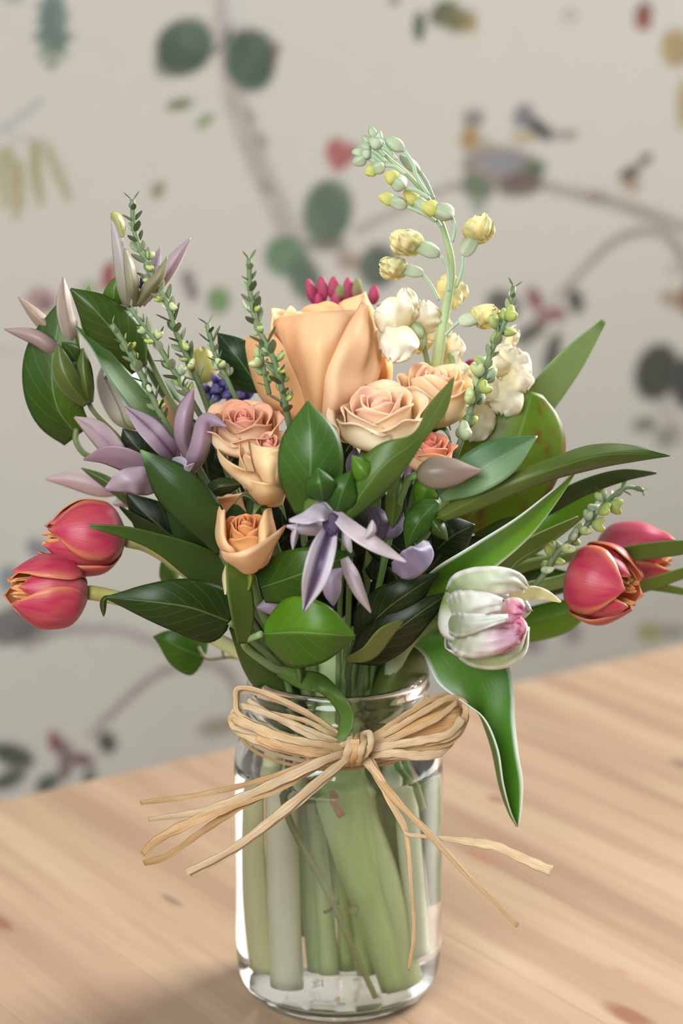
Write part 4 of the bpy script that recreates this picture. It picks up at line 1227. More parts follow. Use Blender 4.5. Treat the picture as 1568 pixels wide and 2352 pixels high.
stem(T, [(172, 815, 2), (180, 860, 0), (206, 928, -2), (226, 956, 0), (285, 1018, 4), (420, 1180, 10), (600, 1420, 12), ('j', -26, 10, 152), ('j', -16, 16, 112)], [7, 7, 9, 8, 8, 9, 9, 9], (104, 104, 62))
tube(T, [(176, 985, 2), (174, 1012, 0), (194, 1042, 0), (232, 1056, 2)], 7, (88, 100, 56), name='leaf_stalk')
T = thing('clematis', 'upper left clematis flower with upright pale sepals and dark stamens', 'flower', ('j', -24, 4, 90))
leaf(T, [(294, 704, 0), (289, 660, -8), (281, 610, -10), (270, 552, -8), (257, 505, -2)], [16, 20, 19, 13, 2], (170, 164, 132), c2=(210, 196, 204), ce=(214, 206, 198), tl=8, tr=4, **MV)
leaf(T, [(304, 704, -4), (304, 660, -16), (298, 616, -16), (287, 570, -10)], [12, 14, 13, 2], (160, 156, 122), c2=(180, 166, 140), **MV)
leaf(T, [(322, 696, 4), (372, 640, 2), (404, 592, 2), (437, 546, 6)], [12, 17, 15, 1], (190, 164, 176), ce=(232, 222, 224), tl=5, tr=5, **MV)
leaf(T, [(330, 680, 14), (352, 620, 12), (368, 566, 12)], ('l', 13), (204, 190, 204), **MV)
leaf(T, [(314, 700, -4), (344, 660, -14), (366, 632, -16), (384, 590, -12)], [10, 14, 12, 1], (152, 148, 112), ce=(190, 182, 150), **MV)
leaf(T, [(282, 545, -6), (272, 510, -6), (258, 488, -4)], ('r', 12), (186, 180, 112), **MV)
stamens(T, (322, 665, 2), (0, .8, .5), 22, 30, (84, 62, 90))
leaf(T, [(290, 780, 10), (262, 720, 2), (262, 670, 0), (275, 628, 2)], ('l', 30), (88, 128, 52))
leaf(T, [(318, 850, 0), (270, 776, -10), (220, 714, -14), (162, 663, -12)], [24, 62, 48, 2], (74, 96, 46), cr=(70, 104, 46), tl=4, tr=8, crease=.6, nu=30)
stem(T, [(300, 700, 2), (318, 760, 6), (372, 880, 10), (480, 1080, 12), (620, 1380, 10), ('j', -24, 2, 152), ('j', -14, 12, 112)], [7, 7, 8, 9], (92, 110, 62))
T = thing('clematis', 'open mauve clematis facing up at left beside the salmon rose', 'flower', ('j', -20, -4, 90))
leaf(T, [(408, 1060, -28), (380, 1025, -38), (344, 985, -38), (286, 934, -30)], [12, 25, 24, 2], (164, 130, 150), cm=(112, 74, 98), c2=(190, 170, 182), tl=-5, tr=6, **MV)
leaf(T, [(434, 1050, -30), (420, 1000, -40), (424, 950, -42), (444, 890, -34)], [12, 20, 19, 1], (184, 154, 170), tl=6, tr=5, **MV)
leaf(T, [(430, 1085, -34), (456, 1035, -46), (470, 975, -50), (490, 966, -58), (522, 981, -62)], [14, 22, 22, 18, 1], (184, 154, 172), ce=(206, 190, 204), tl=6, tr=5, **MV)
leaf(T, [(398, 1052, -38), (424, 1078, -54), (446, 1064, -56)], ('o', 20), (206, 194, 212), tl=-6, tr=5, **MV)
stamens(T, (398, 1052, -32), (-.1, .9, .4), 18, 26, (104, 40, 72))
stem(T, [(412, 1062, -26), (440, 1150, -18), (540, 1350, -8), ('j', -26, -4, 152), ('j', -18, 0, 112)], [6, 7, 8], (92, 104, 60))
T = thing('clematis', 'dusky mauve clematis seen from the side above the left tulips', 'flower', ('j', -28, 2, 100))
leaf(T, [(285, 1070, -8), (262, 1035, -14), (222, 990, -14), (171, 958, -8)], [16, 26, 23, 2], (184, 158, 166), cm=(160, 124, 136), c2=(196, 174, 176), **MV)
leaf(T, [(370, 1105, -18), (315, 1068, -30), (250, 1046, -32), (192, 1055, -26)], [14, 26, 24, 2], (174, 144, 158), tl=6, tr=-3, **MV)
leaf(T, [(370, 1112, -24), (320, 1104, -38), (285, 1106, -40), (242, 1124, -34)], [16, 32, 28, 4], (190, 164, 176), ce=(206, 192, 204), wave=1.5, **MV)
leaf(T, [(300, 1118, 22), (240, 1118, 18), (165, 1102, 18), (104, 1100, 22)], [10, 24, 20, 2], (198, 170, 172), **MV)
leaf(T, [(320, 1130, 10), (290, 1150, 8), (257, 1158, 8)], ('l', 15), (202, 182, 186), **MV)
leaf(T, [(310, 1172, 4), (275, 1130, -2), (240, 1104, -2), (187, 1075, 2)], ('l', 14), (90, 112, 66))
stem(T, [(365, 1108, -14), (400, 1160, -10), (520, 1360, -4), ('j', -28, 2, 152), ('j', -20, 6, 112)], [6, 7, 8], (88, 100, 58))
T = thing('clematis', 'pale lilac star clematis hanging at the front over green leaves', 'flower', ('j', -2, -22, 110))
LI, LD = (220, 206, 220), (226, 216, 228)
leaf(T, [(770, 1172, -84), (735, 1176, -96), (700, 1190, -100), (664, 1196, -96)], [14, 22, 16, 3], LI, ce=(236, 228, 240), tl=-5, tr=8, wave=1.5, **MV)
leaf(T, [(760, 1200, -82), (725, 1212, -90), (690, 1214, -92), (658, 1208, -90)], [10, 17, 14, 2], (210, 194, 210), ce=(236, 218, 230), **MV)
leaf(T, [(684, 1200, -92), (676, 1232, -92), (672, 1262, -90)], ('l', 8), (214, 202, 220), **MV)
leaf(T, [(760, 1212, -90), (742, 1262, -102), (725, 1320, -106), (697, 1405, -98)], [16, 29, 27, 2], (226, 214, 226), cm=(84, 62, 92), mw=.62, tl=-4, tr=-4, **MV)
leaf(T, [(766, 1176, -88), (806, 1214, -100), (856, 1248, -104), (932, 1292, -96)], [13, 18, 16, 2], (224, 204, 212), ce=(244, 238, 240), tl=6, tr=-3, **MV)
leaf(T, [(838, 1236, -104), (852, 1220, -106), (855, 1195, -104)], ('l', 10), (220, 208, 214), **MV)
leaf(T, [(788, 1216, -90), (798, 1250, -92), (806, 1270, -90)], ('l', 9), (230, 222, 232), **MV)
leaf(T, [(790, 1282, -88), (806, 1318, -94), (826, 1362, -94), (851, 1407, -88)], [9, 16, 12, 1], (214, 196, 206), ce=(238, 230, 236), tl=5, tr=5, **MV)
leaf(T, [(786, 1306, -74), (764, 1330, -78), (762, 1360, -78), (766, 1392, -74)], ('l', 22), (186, 166, 190), **MV)
leaf(T, [(655, 1402, -46), (625, 1392, -48), (590, 1396, -46)], ('l', 20), (196, 178, 200), **MV)
blob(T, 'flower_heart', (762, 1180, -88), (0, -.8, .6), 60, 44, (92, 76, 100), 'petal', (74, 52, 84), rumple=.1)
stamens(T, (762, 1205, -92), (0, -.7, .7), 30, 34, (76, 52, 84))
stem(T, [(762, 1176, -80), (776, 1150, -66), (792, 1180, -46), (780, 1400, -24), ('j', 0, -24, 150), ('j', 0, -20, 112)], [6, 6, 8], (110, 138, 74))
T = thing('clematis', 'lilac grey clematis half hidden right of the front star flower', 'flower', ('j', 8, -14, 110))
leaf(T, [(900, 1302, -66), (938, 1296, -78), (968, 1272, -80), (978, 1242, -72)], [10, 32, 30, 6], (166, 150, 184), ce=(190, 178, 202), tl=-4, tr=6, wave=2, **MV)
leaf(T, [(860, 1240, -54), (872, 1210, -58), (860, 1180, -56), (842, 1165, -54)], [10, 24, 22, 3], (112, 96, 120), cm=(90, 72, 96), **MV)
leaf(T, [(880, 1236, -52), (906, 1214, -58), (926, 1178, -54)], ('l', 17), (142, 126, 156), **MV)
leaf(T, [(806, 1100, -40), (812, 1070, -44), (816, 1028, -40)], ('l', 18), (122, 104, 130), ce=(170, 156, 172), **MV)
leaf(T, [(935, 1120, -52), (940, 1090, -54), (946, 1062, -50)], ('l', 12), (150, 124, 150), **MV)
stamens(T, (880, 1232, -52), (.2, .5, .8), 20, 26, (84, 60, 80))
stem(T, [(885, 1240, -46), (870, 1350, -30), ('j', 10, -16, 152), ('j', 6, -12, 112)], [6, 7], (92, 112, 62))
T = thing('clematis_bud', 'closed brownish mauve clematis bud on the blue-green leaf at right', 'flower bud', ('j', 12, -10, 110))
blob(T, 'bud', (956, 1090, -78), (.995, .06, .1), 152, 74, (122, 112, 90), 'silk', (172, 142, 132), [(0, .15), (.06, .55), (.22, .95), (.4, 1), (.6, .8), (.78, .46), (.92, .2), (1, .03)], ridge=5, ra=.07, rumple=.03)
tube(T, [(958, 1090, -78), (938, 1098, -76), (926, 1130, -70), (912, 1170, -60), (880, 1300, -40), (840, 1500, -20), ('j', 12, -14, 150)], [8, 7, 8, 10], (92, 132, 60), name='stem', n=30)
# --- heath sprigs
SG = 'grey-green heath sprigs'
T = thing('heath_sprig', 'tallest grey-green heath sprig with small yellow-green pods at upper left', 'sprig', ('j', -16, 12, 110))
sprig(T, [(304, 458, -4), (308, 525, -4), (329, 589, -6), (357, 646, -8), (386, 701, -10), (405, 764, -10), (431, 822, -10), (462, 895, -8)], [6, 7, 8], 26, 42, 28, seedv=3, bud_from=.3, budp=.38, tail=[(520, 1060, 0), ('j', -18, 14, 152), ('j', -12, 14, 112)])
T = thing('heath_sprig', 'middle left heath sprig rising from behind the mauve clematis', 'sprig', ('j', -18, 10, 110))
sprig(T, [(300, 706, -22), (320, 735, -22), (352, 776, -22), (402, 857, -22), (446, 930, -20)], [6, 7, 7], 15, 38, 30, seedv=5, bud_from=.25, budp=.5, tail=[(520, 1080, -8), ('j', -20, 8, 152), ('j', -14, 10, 112)])
T = thing('heath_sprig', 'leftmost short heath sprig crossing the white tulip bud', 'sprig', ('j', -20, 6, 110))
sprig(T, [(256, 745, -26), (276, 775, -26), (302, 818, -26), (336, 884, -26), (388, 985, -24)], [7, 8, 8], 16, 36, 27, seedv=7, bud_from=.25, budp=.4, tail=[(480, 1120, -12), ('j', -22, 4, 152), ('j', -16, 8, 112)])
T = thing('heath_sprig', 'small heath sprig in front of the violet hyacinth', 'sprig', ('j', -12, 16, 110))
sprig(T, [(476, 742, -8), (484, 780, -8), (500, 830, -8), (530, 890, -8)], [6, 6, 7], 10, 38, 30, seedv=9, bud_from=.3, budp=.55, tail=[(580, 1020, 0), ('j', -12, 18, 152), ('j', -10, 18, 112)])
T = thing('heath_sprig', 'thin heath sprig standing in front of the large peach rose', 'sprig', ('j', -10, 4, 110))
sprig(T, [(572, 594, -58), (575, 673, -58), (590, 746, -60), (625, 817, -62), (646, 887, -60), (662, 965, -54)], [6, 8, 8], 22, 42, 27, seedv=11, bud_from=.25, budp=.4, tail=[(680, 1060, -40), ('j', -10, 2, 152), ('j', -8, 6, 112)])
sprig(T, [(598, 800, -48), (606, 850, -50), (618, 905, -48)], [5, 6], 6, 30, 34, seedv=12, bud_from=0, budp=.5)
T = thing('heath_sprig', 'heath sprig with round green pods at right before the cream flowers', 'sprig', ('j', 12, 2, 110))
sprig(T, [(1180, 658, -14), (1163, 729, -18), (1135, 790, -22), (1110, 860, -26), (1086, 928, -28), (1048, 1040, -30)], [6, 8, 9], 20, 34, 46, seedv=13, bud_from=.15, budp=.8, tail=[(1000, 1140, -20), ('j', 14, 2, 152), ('j', 8, 6, 112)])
T = thing('heath_sprig', 'lower right heath sprig leaning towards the coral tulips', 'sprig', ('j', 20, 0, 110))
sprig(T, [(1476, 1126, -4), (1435, 1120, -8), (1383, 1163, -14), (1328, 1228, -20), (1277, 1272, -24), (1232, 1340, -26)], [5, 7, 8], 17, 32, 38, seedv=17, bud_from=.3, budp=.85, tail=[(1120, 1440, -10), ('j', 22, 2, 152), ('j', 14, 6, 112)])

# --- leafy stems
DK = (44, 64, 38)
T = thing('foliage_stem', 'stem with a bright pointed leaf at the centre over small round leaves', 'foliage', ('j', 2, -18, 112))
leaf(T, [(702, 1182, -74), (712, 1090, -88), (712, 1000, -86), (706, 922, -76)], [26, 70, 66, 2], (78, 124, 66), tl=8, tr=6, nu=34, nv=14, crease=.3)
leaf(T, [(742, 1150, -92), (735, 1115, -98), (728, 1074, -94)], ('o', 36), (62, 108, 44))
leaf(T, [(772, 1174, -88), (786, 1128, -94), (806, 1082, -90)], ('o', 38), (66, 112, 44))
leaf(T, [(790, 1192, -84), (838, 1122, -92), (888, 1062, -92), (955, 1010, -86), (1002, 942, -78), (1044, 864, -70)], [12, 40, 44, 15, 21, 1], (82, 126, 56), c2=(126, 146, 96), cb=(120, 142, 92), tl=[7, 7, 4, -4, -4, 0], tr=[7, 7, 4, 5, 5, 0], nu=40)
leaf(T, [(860, 1110, -88), (834, 1082, -94), (808, 1046, -90)], ('o', 27), (108, 156, 58))
leaf(T, [(700, 1180, -82), (720, 1160, -86), (752, 1146, -86)], ('l', 20), (112, 146, 86))
leaf(T, [(900, 1210, -60), (905, 1150, -66), (918, 1090, -60)], ('l', 20), (110, 140, 78))
stem(T, [(708, 1176, -72), (764, 1190, -66), (800, 1230, -56), (800, 1400, -34), ('j', 2, -26, 150), ('j', 1, -22, 112)], [7, 7, 8], (104, 132, 70))
T = thing('foliage_stem', 'stem of bright green leaves under the hanging lilac star flower', 'foliage', ('j', -4, -26, 112))
leaf(T, [(606, 1456, -66), (680, 1452, -84), (750, 1456, -88), (816, 1461, -80)], [22, 78, 70, 2], (104, 158, 44), tl=5, tr=9, cr=(76, 122, 36), crease=.5, nu=32, nv=14)
leaf(T, [(598, 1350, -56), (680, 1322, -68), (750, 1296, -70), (813, 1273, -62)], [36, 62, 46, 2], (72, 112, 44), tl=4, tr=4, nu=30)
leaf(T, [(560, 1478, -62), (556, 1400, -72), (545, 1330, -72), (532, 1280, -66)], [14, 26, 28, 14], (112, 140, 78), 'tulip_leaf', tl=-7, tr=6, c2=(120, 150, 86))
stem(T, [(600, 1456, -64), (560, 1480, -56), (620, 1530, -40), ('j', -14, -22, 152), ('j', -10, -20, 112)], [8, 9, 10], (120, 144, 84))
T = thing('foliage_stem', 'broad dark glossy leaf beside the lowest left tulip', 'foliage', ('j', -20, -14, 112))
leaf(T, [(528, 1428, -52), (440, 1396, -64), (350, 1382, -68), (238, 1372, -62)], ('h', 68), (50, 78, 34), tl=6, tr=6, nu=34, nv=14, crease=.35)
leaf(T, [(252, 1368, -62), (238, 1380, -63), (238, 1416, -62)], ('l', 7), (70, 92, 50))
stem(T, [(525, 1428, -52), (560, 1455, -44), (640, 1530, -30), ('j', -22, -18, 152), ('j', -14, -16, 112)], [7, 8, 9], (96, 118, 64))
T = thing('foliage_stem', 'dark pointed leaves between the left tulips and the apricot rose', 'foliage', ('j', -16, 4, 112))
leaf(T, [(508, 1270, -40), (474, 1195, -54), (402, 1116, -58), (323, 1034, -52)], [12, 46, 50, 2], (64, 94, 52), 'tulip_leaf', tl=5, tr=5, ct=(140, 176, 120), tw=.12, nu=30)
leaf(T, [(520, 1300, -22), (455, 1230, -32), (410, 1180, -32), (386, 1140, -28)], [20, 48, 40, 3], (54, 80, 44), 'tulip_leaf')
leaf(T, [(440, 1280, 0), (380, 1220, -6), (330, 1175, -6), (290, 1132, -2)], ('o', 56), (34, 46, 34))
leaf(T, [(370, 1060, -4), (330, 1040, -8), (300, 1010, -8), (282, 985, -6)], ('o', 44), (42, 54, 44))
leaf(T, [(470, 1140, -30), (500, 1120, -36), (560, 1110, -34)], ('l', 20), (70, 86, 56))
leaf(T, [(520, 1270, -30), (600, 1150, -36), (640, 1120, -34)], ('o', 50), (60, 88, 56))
stem(T, [(505, 1268, -38), (570, 1380, -26), (650, 1500, -14), ('j', -18, -2, 152), ('j', -12, 4, 112)], [7, 8, 9], (84, 106, 56))
T = thing('trailing_vine', 'thin brown vine with a round green leaf low at left, above the jar', 'foliage', ('j', -26, 22, 112))
leaf(T, [(470, 1510, 26), (420, 1490, 20), (380, 1470, 20), (352, 1462, 24)], ('h', 52), (78, 126, 44), nu=22)
leaf(T, [(400, 1340, 26), (385, 1315, 22), (370, 1290, 24)], ('o', 22), (96, 140, 60))
tube(T, [(455, 1485, 24), (468, 1508, 24), (485, 1514, 24), (515, 1510, 24), (548, 1512, 24), (620, 1540, 22), ('j', -26, 22, 152), ('j', -18, 22, 112)], [4, 4, 5, 6], (112, 100, 66), name='stem', n=40)
tube(T, [(500, 1455, 22), (508, 1480, 22), (514, 1510, 23)], 3.5, (104, 118, 62), name='leaf_stalk')
T = thing('galax_leaf', 'round leaf mottled green and red-brown at right behind the bluish leaf', 'leaf', ('j', 14, 10, 112))
leaf(T, [(1060, 1215, 6), (1120, 1130, 0), (1180, 1030, 0), (1222, 900, 8)], ('r', 118), (140, 156, 66), c2=(128, 170, 62), ce=(120, 66, 42), ew=.09, mot=(150, 84, 52), l=[1, 1, .95, .9], r=[1, 1.05, 1, .8], tl=6, tr=10, nu=34, nv=16, crease=.2)
leaf(T, [(1090, 1230, -4), (1150, 1225, -8), (1240, 1190, -6)], ('l', 30), (70, 92, 40))
stem(T, [(1062, 1212, 8), (1000, 1320, 10), (900, 1480, 8), ('j', 16, 10, 152), ('j', 10, 12, 112)], [6, 7, 8], (110, 96, 60))
T = thing('foliage_stem', 'bluish green textured leaf and a long narrow leaf reaching far right', 'foliage', ('j', 18, -6, 112))
leaf(T, [(1008, 1140, -62), (1080, 1092, -72), (1155, 1048, -72), (1234, 1002, -64)], [16, 46, 44, 1], (92, 136, 120), cr=(140, 176, 176), tl=5, tr=-5, crease=.6, nu=30)
leaf(T, [(1006, 1190, -60), (1100, 1143, -70), (1200, 1102, -74), (1290, 1070, -72), (1370, 1048, -66), (1450, 1042, -60), (1538, 1047, -54)], [12, 25, 24, 24, 28, 20, 1], (122, 138, 88), c2=(72, 104, 48), cb=(80, 110, 54), tl=[4, 4, 4, 5, 8, 6, 0], tr=[4, 4, 4, 5, 6, 4, 0], cr=None, nu=44)
leaf(T, [(1005, 1150, -58), (960, 1200, -66), (932, 1260, -60)], ('o', 34), (70, 116, 46))
leaf(T, [(1000, 1100, -50), (975, 1130, -54), (960, 1165, -50)], ('o', 28), (112, 168, 50))
leaf(T, [(985, 1185, -60), (1006, 1214, -64), (1028, 1242, -60)], ('o', 18), (70, 100, 50))
leaf(T, [(1000, 1265, -38), (1040, 1230, -44), (1090, 1205, -38)], ('o', 48), (40, 54, 38))
stem(T, [(1006, 1188, -58), (960, 1260, -48), (880, 1440, -24), ('j', 14, -12, 152), ('j', 8, -8, 112)], [8, 8, 9], (100, 126, 66))
T = thing('foliage_stem', 'long bright green leaves behind the heath sprig at lower right', 'foliage', ('j', 22, 12, 112))
leaf(T, [(1080, 1330, 6), (1150, 1280, -2), (1220, 1230, -4), (1300, 1166, -2), (1402, 1092, 6)], [20, 34, 42, 40, 2], (120, 180, 50), 'tulip_leaf', tl=5, tr=5, cb=(96, 146, 46), nu=30)
leaf(T, [(1220, 1190, -2), (1290, 1146, -12), (1350, 1116, -14), (1430, 1092, -12), (1507, 1086, -8)], [10, 18, 18, 14, 2], (60, 92, 44), 'tulip_leaf', tl=-4, tr=5)
leaf(T, [(1080, 1340, 34), (1180, 1296, 32), (1270, 1280, 32)], ('s', 20), (88, 124, 50), 'tulip_leaf')
leaf(T, [(1180, 1010, 40), (1240, 920, 34), (1310, 830, 32), (1388, 735, 36)], [34, 38, 30, 5], (180, 212, 186), 'tulip_leaf', tl=-6, tr=6, ct=(100, 150, 70), tw=.1, label='grey-green leaf pointing up at right, its sheen painted as a pale colour')  # sheen on this leaf is put into its pale colour
stem(T, [(1090, 1330, 10), (980, 1430, 12), (900, 1510, 10), ('j', 24, 12, 152), ('j', 16, 14, 112)], [10, 12, 14], (100, 128, 64))
T = thing('foliage_stem', 'very dark folded leaves low in the middle above the jar neck', 'foliage', ('j', 10, -14, 112))
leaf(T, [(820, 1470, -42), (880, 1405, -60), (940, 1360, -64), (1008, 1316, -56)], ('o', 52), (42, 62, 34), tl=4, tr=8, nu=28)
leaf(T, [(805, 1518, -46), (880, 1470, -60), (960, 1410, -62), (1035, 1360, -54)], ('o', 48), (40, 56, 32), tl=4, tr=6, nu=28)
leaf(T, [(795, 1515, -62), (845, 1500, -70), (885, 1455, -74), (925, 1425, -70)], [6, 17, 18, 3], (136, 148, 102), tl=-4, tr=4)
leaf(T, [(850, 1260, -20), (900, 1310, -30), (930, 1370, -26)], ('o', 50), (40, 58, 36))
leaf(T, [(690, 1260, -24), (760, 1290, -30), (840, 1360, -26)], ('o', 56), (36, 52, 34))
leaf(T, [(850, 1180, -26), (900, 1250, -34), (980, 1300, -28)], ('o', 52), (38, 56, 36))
stem(T, [(815, 1475, -40), (800, 1540, -30), ('j', 4, -24, 150), ('j', 4, -20, 112)], [8, 9, 10], (70, 86, 46))
T = thing('foliage_stem', 'filler leaves between the roses, coloured dark like the shade in the gaps', 'foliage', ('j', 0, 12, 112))
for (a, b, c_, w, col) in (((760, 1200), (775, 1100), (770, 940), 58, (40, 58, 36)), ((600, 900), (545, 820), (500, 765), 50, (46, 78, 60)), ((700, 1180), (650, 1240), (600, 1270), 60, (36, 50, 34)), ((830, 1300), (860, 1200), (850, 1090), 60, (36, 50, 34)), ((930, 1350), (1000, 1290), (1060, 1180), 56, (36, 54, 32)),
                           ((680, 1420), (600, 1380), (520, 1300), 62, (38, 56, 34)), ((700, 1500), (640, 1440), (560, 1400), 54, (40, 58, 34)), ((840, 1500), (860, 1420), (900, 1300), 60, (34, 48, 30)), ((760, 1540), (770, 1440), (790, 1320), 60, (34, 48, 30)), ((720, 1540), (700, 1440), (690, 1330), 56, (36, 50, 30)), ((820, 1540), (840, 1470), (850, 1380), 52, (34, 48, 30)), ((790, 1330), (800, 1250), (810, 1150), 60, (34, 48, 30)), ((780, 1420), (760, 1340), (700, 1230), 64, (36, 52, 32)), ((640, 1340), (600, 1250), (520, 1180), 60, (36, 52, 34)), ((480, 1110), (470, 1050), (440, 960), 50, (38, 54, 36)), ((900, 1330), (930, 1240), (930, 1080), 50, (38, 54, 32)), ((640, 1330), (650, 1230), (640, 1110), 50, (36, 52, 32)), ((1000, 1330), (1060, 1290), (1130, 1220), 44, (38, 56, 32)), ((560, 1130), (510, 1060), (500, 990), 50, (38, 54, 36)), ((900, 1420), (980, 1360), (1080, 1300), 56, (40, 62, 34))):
    leaf(T, [(*a, 6), (*b, 0), (*c_, 6)], ('o', w), col, nu=16, nv=8)  # added filler leaves; dark colour stands in for shade in the gaps
stem(T, [(740, 1250, 10), (750, 1450, 10), ('j', -2, 10, 150), ('j', 0, 10, 112)], [10, 11, 12], (80, 104, 54))
T = thing('tulip_leaf', 'broad green leaf sliding into the left side of the jar neck', 'leaf', ('j', -22, -10, 112))
leaf(T, [(680, 1690, -12), (640, 1590, -18), (590, 1520, -26), (528, 1440, -34)], [34, 42, 36, 3], (88, 116, 64), 'tulip_leaf', tl=5, tr=5, name='blade')
T = thing('tulip_leaf', 'slim curled leaf hooked over the front of the jar rim', 'leaf', ('j', -14, -34, 156))
leaf(T, [(640, 1540, -34), (690, 1560, -40), (735, 1570, -46), (772, 1602, -52), (796, 1645, -54), (788, 1685, -58), (770, 1712, -60)], [12, 20, 22, 17, 16, 15, 8], (104, 140, 76), 'tulip_leaf', tl=[3, 3, 6, 4, -4, -4, 0], tr=[3, 3, -6, 4, 4, 4, 0], nu=40, name='blade')
leaf(T, [(690, 1568, -42), (688, 1545, -44), (682, 1528, -42)], ('l', 9), (118, 148, 92), name='blade_tip')

# --- extra stems seen through the water
for lab, pts, rad, c, c2 in (
        ('thin woody stem slanting across the water', [('j', -22, -18, 122), ('j', -20, -26, 96), ('j', -4, -32, 62), ('j', 6, -32, 35), ('j', 15, -28, 10)], [9, 8, 9, 7, 6], (108, 104, 64), (140, 150, 84)),
        ('dark green stem at the back of the jar, left of centre', [('j', -14, 16, 122), ('j', -13, 18, 80), ('j', -12, 16, 26)], [20, 22, 22], (96, 128, 60), (110, 140, 66)),
        ('flat dark green stem against the right wall of the jar', [('j', 22, 8, 124), ('j', 28, 8, 100), ('j', 32, 6, 70), ('j', 36, 2, 42)], [18, 24, 22, 22], (88, 124, 62), (100, 134, 66)),
        ('short cut side shoot near the water surface at right', [('j', 24, -10, 118), ('j', 30, -14, 104), ('j', 33, -14, 94)], [9, 9, 9], (122, 158, 78), (130, 166, 84)),
        ('broad dark green stem behind the right hand raffia ends', [('j', 14, 4, 124), ('j', 20, 4, 95), ('j', 24, 2, 60), ('j', 26, 4, 40)], [22, 28, 28, 20], (92, 130, 60), (116, 154, 76))):
    T = thing('cut_stem', lab, 'stem', pts[-1], 'cut stems in the water')
    stem(T, pts, rad, c, c2=c2, seg=14)
    if 'woody' in lab:
        tube(T, [('j', 0, -32, 57), ('j', -4, -34, 54), ('j', -6, -34, 53)], 4, (100, 92, 58), name='side_shoot')
        blob(T, 'stem_node', (804, 2068, -33), (.3, -.9, 0), 30, 24, (130, 130, 80), 'stem', (170, 175, 120))

# ------------------------------------------------------------------ raffia bow
T = thing('raffia_bow', 'natural raffia bow tied round the jar neck with long loose ends', 'ribbon', ('j', 8, -46, 126))
RC = [(238, 210, 166), (244, 224, 188), (230, 196, 148), (242, 216, 174)]


def strand(pts, w, name='strand', c=None, flat=.10, n=None, twist=0., parent=None):
    c = c or RC[random.randrange(4)]
    Q = np.array([P(*p) for p in pts])
    n = n or 10 * len(pts)
    C = catmull(Q, n)
    r = np.interp(np.linspace(0, 1, n), np.linspace(0, 1, np.size(w)), np.ravel(np.array(w, float))) * np.array([px2m(p, .5) for p in C])
    tg = np.gradient(C, axis=0)
    tg /= np.linalg.norm(tg, axis=1, keepdims=True)
    ph = random.uniform(0, 6)
    V = []
    A = np.linspace(0, 2 * math.pi, 12, endpoint=False)
    prof_ = np.stack([np.cos(A), flat * np.sin(A) + .09 * np.cos(A * 2) + .07 * np.cos(A * 5)], 1)
    for i in range(n):
        x = unit(np.cross(FWD, tg[i]))
        y = np.cross(tg[i], x)
        a = twist * i / n + .35 * math.sin(i * .25 + ph)
        x, y = x * math.cos(a) + y * math.sin(a), y * math.cos(a) - x * math.sin(a)
        V.append(C[i] + r[i] * (1 + .08 * math.sin(i * .9 + ph)) * (prof_[:, :1] * x + prof_[:, 1:] * y))
    V = np.concatenate(V + [C[:1], C[-1:]])
    f = []
    for i in range(n - 1):
        for j in range(12):
            k = (j + 1) % 12
            f.append((i * 12 + j, i * 12 + k, i * 12 + 12 + k, i * 12 + 12 + j))
    for j in range(12):
        k = (j + 1) % 12
        f += [(n * 12, k, j), (n * 12 + 1, n * 12 - 12 + j, n * 12 - 12 + k)]
    uv = np.concatenate([np.stack([np.repeat(np.linspace(0, 1, n), 12) * len(pts) * .3, np.tile(prof_[:, 0] * .5 + .5, n)], 1), [[0, 0], [0, 0]]])
    return put(name, T, V, f, MAT['raffia'], np.ones((len(V), 3)) * lin(c), uv + random.uniform(0, 5))


# left loop
strand([(812, 1716, -54), (746, 1664, -56), (683, 1624, -56), (606, 1590, -54), (548, 1580, -50), (540, 1608, -56), (548, 1640, -62), (600, 1668, -64), (683, 1700, -62), (772, 1722, -58)], 12, 'loop')
strand([(812, 1714, -52), (760, 1672, -54), (690, 1634, -54), (612, 1600, -52), (556, 1588, -48), (548, 1625, -54), (570, 1660, -62), (640, 1682, -64), (720, 1706, -60), (790, 1724, -56)], 10, 'loop')
strand([(812, 1720, -54), (740, 1690, -62), (640, 1650, -62), (560, 1622, -56), (534, 1640, -54), (534, 1668, -58), (552, 1674, -60), (620, 1694, -64), (700, 1716, -62), (790, 1728, -56)], 15, 'loop')
strand([(812, 1722, -56), (730, 1712, -66), (640, 1692, -68), (560, 1660, -64), (534, 1650, -58), (540, 1672, -56), (580, 1694, -62), (660, 1722, -66), (740, 1734, -62), (800, 1730, -56)], 24, 'loop')
strand([(795, 1702, -54), (750, 1680, -60), (700, 1655, -60), (640, 1642, -58), (580, 1630, -54)], 12, 'loop')
strand([(790, 1712, -56), (740, 1702, -64), (690, 1680, -64), (640, 1652, -60), (568, 1608, -52)], 12, 'loop')
strand([(790, 1726, -58), (720, 1728, -70), (640, 1712, -70), (590, 1690, -66)], 22, 'loop')
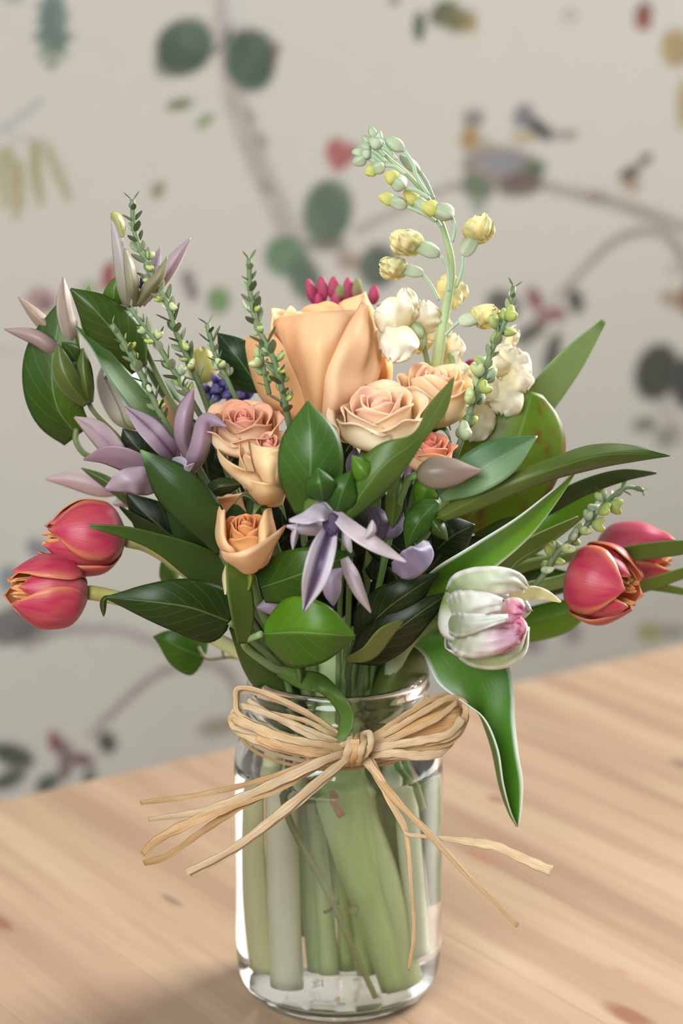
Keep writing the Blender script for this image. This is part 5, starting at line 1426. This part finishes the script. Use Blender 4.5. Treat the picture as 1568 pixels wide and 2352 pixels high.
# right loop: a wide folded band with strands round it
sheet3(T, [[(842, 1700, -50), (850, 1710, -54), (850, 1722, -54)], [(905, 1655, -46), (920, 1680, -58), (910, 1714, -56)], [(975, 1612, -40), (990, 1650, -56), (975, 1702, -56)], [(1025, 1598, -34), (1046, 1640, -50), (1030, 1694, -54)], [(1062, 1614, -34), (1066, 1640, -42), (1058, 1668, -46)]], 'raffia', 'loop_band', .1, c=(222, 180, 124), cb=(226, 190, 140), crumple=2.5, th=.0006)
strand([(842, 1702, -54), (905, 1660, -56), (975, 1614, -52), (1022, 1598, -44), (1056, 1606, -42), (1070, 1640, -46), (1062, 1672, -52), (1030, 1706, -58), (960, 1722, -62), (850, 1724, -58)], 14, 'loop')
strand([(842, 1706, -54), (910, 1672, -58), (980, 1630, -56), (1030, 1604, -48), (1066, 1616, -44), (1064, 1656, -50), (1040, 1690, -58), (980, 1706, -62), (900, 1714, -62), (850, 1718, -58)], 16, 'loop')
strand([(845, 1720, -56), (900, 1712, -64), (970, 1700, -64), (1030, 1686, -60), (1062, 1650, -52)], 20, 'loop')
strand([(845, 1732, -56), (900, 1730, -64), (965, 1736, -64), (1010, 1728, -60), (1036, 1700, -54)], 22, 'loop')
strand([(845, 1736, -56), (910, 1740, -62), (985, 1740, -62), (1020, 1716, -56)], 12, 'loop')
strand([(848, 1712, -54), (920, 1690, -62), (1000, 1652, -60), (1050, 1612, -46)], 14, 'loop')
# loose ends
strand([(812, 1722, -58), (746, 1740, -66), (651, 1776, -72), (542, 1808, -74), (430, 1830, -72), (322, 1844, -66)], [16, 18, 14, 12, 12], 'tail')
strand([(810, 1726, -60), (740, 1748, -70), (644, 1792, -78), (574, 1824, -80), (459, 1863, -80), (340, 1883, -74)], [18, 24, 22, 16, 11], 'tail', c=(238, 218, 184))
strand([(810, 1728, -60), (740, 1752, -68), (651, 1802, -76), (555, 1842, -80), (440, 1888, -82), (360, 1930, -80), (328, 1962, -78)], [16, 22, 24, 22, 24, 16], 'tail')
strand([(700, 1775, -70), (651, 1806, -74), (560, 1848, -78), (459, 1914, -80), (385, 1965, -80), (330, 1983, -78)], [10, 16, 18, 14, 16], 'tail', c=(212, 176, 124))
strand([(812, 1730, -60), (746, 1782, -74), (657, 1856, -84), (530, 1952, -92), (426, 2004, -92)], [16, 22, 22, 17, 16], 'tail', c=(238, 216, 180))
strand([(812, 1732, -60), (752, 1786, -72), (664, 1862, -82), (540, 1954, -90), (438, 2013, -90)], [14, 16, 14, 12, 12], 'tail')
strand([(834, 1738, -58), (874, 1795, -68), (906, 1858, -72), (932, 1915, -74), (944, 2040, -78), (950, 2138, -78), (939, 2228, -74)], [22, 22, 16, 10, 9, 9, 9], 'tail')
strand([(842, 1738, -58), (893, 1818, -72), (976, 1908, -84), (1066, 2004, -94), (1188, 2128, -104)], [22, 18, 12, 10, 9], 'tail')
strand([(850, 1735, -58), (900, 1826, -72), (984, 1906, -84), (1072, 2002, -94), (1192, 2122, -104)], [10, 8, 6, 6, 5], 'tail', c=(240, 222, 190))
strand([(928, 1908, -76), (940, 1917, -78), (1002, 1924, -84), (1129, 1942, -96), (1200, 1972, -102), (1266, 2000, -106)], [8, 10, 16, 24, 22, 26], 'tail')
strand([(760, 1818, -36), (768, 1840, -38), (785, 1870, -38)], [16, 17, 18], 'cut_end')
# wrap round the neck and the knot
for rr, zz, w, s in ((41.9, 127.6, 7, 0), (42.6, 125.6, 6, 1), (43.2, 123.6, 5, 2)):
    A = np.linspace(0, 2 * math.pi, 72)
    Q = [((rr + .6) / 1000 * math.cos(a), (rr + .6) / 1000 * math.sin(a), (zz + .8 * math.sin(a * 2 + s)) / 1000) for a in A]
    tube(T, Q, w * .8, RC[s], 'raffia', 'neck_wrap', 8, 72, flat=1., world=True)
for i, (dx, w) in enumerate(((-14, 20), (2, 18), (16, 18))):
    strand([(822 + dx, 1688, -50), (818 + dx, 1700, -62), (814 + dx, 1722, -67), (806 + dx, 1748, -63), (802 + dx, 1756, -52)], w, 'knot', c=RC[(i + 1) % 4], flat=.4)
strand([(830, 1690, -54), (846, 1684, -62), (852, 1706, -66), (842, 1728, -64), (822, 1748, -60)], 16, 'knot', flat=.4)
strand([(780, 1716, -58), (800, 1708, -64), (826, 1706, -66)], 18, 'knot', flat=.4)
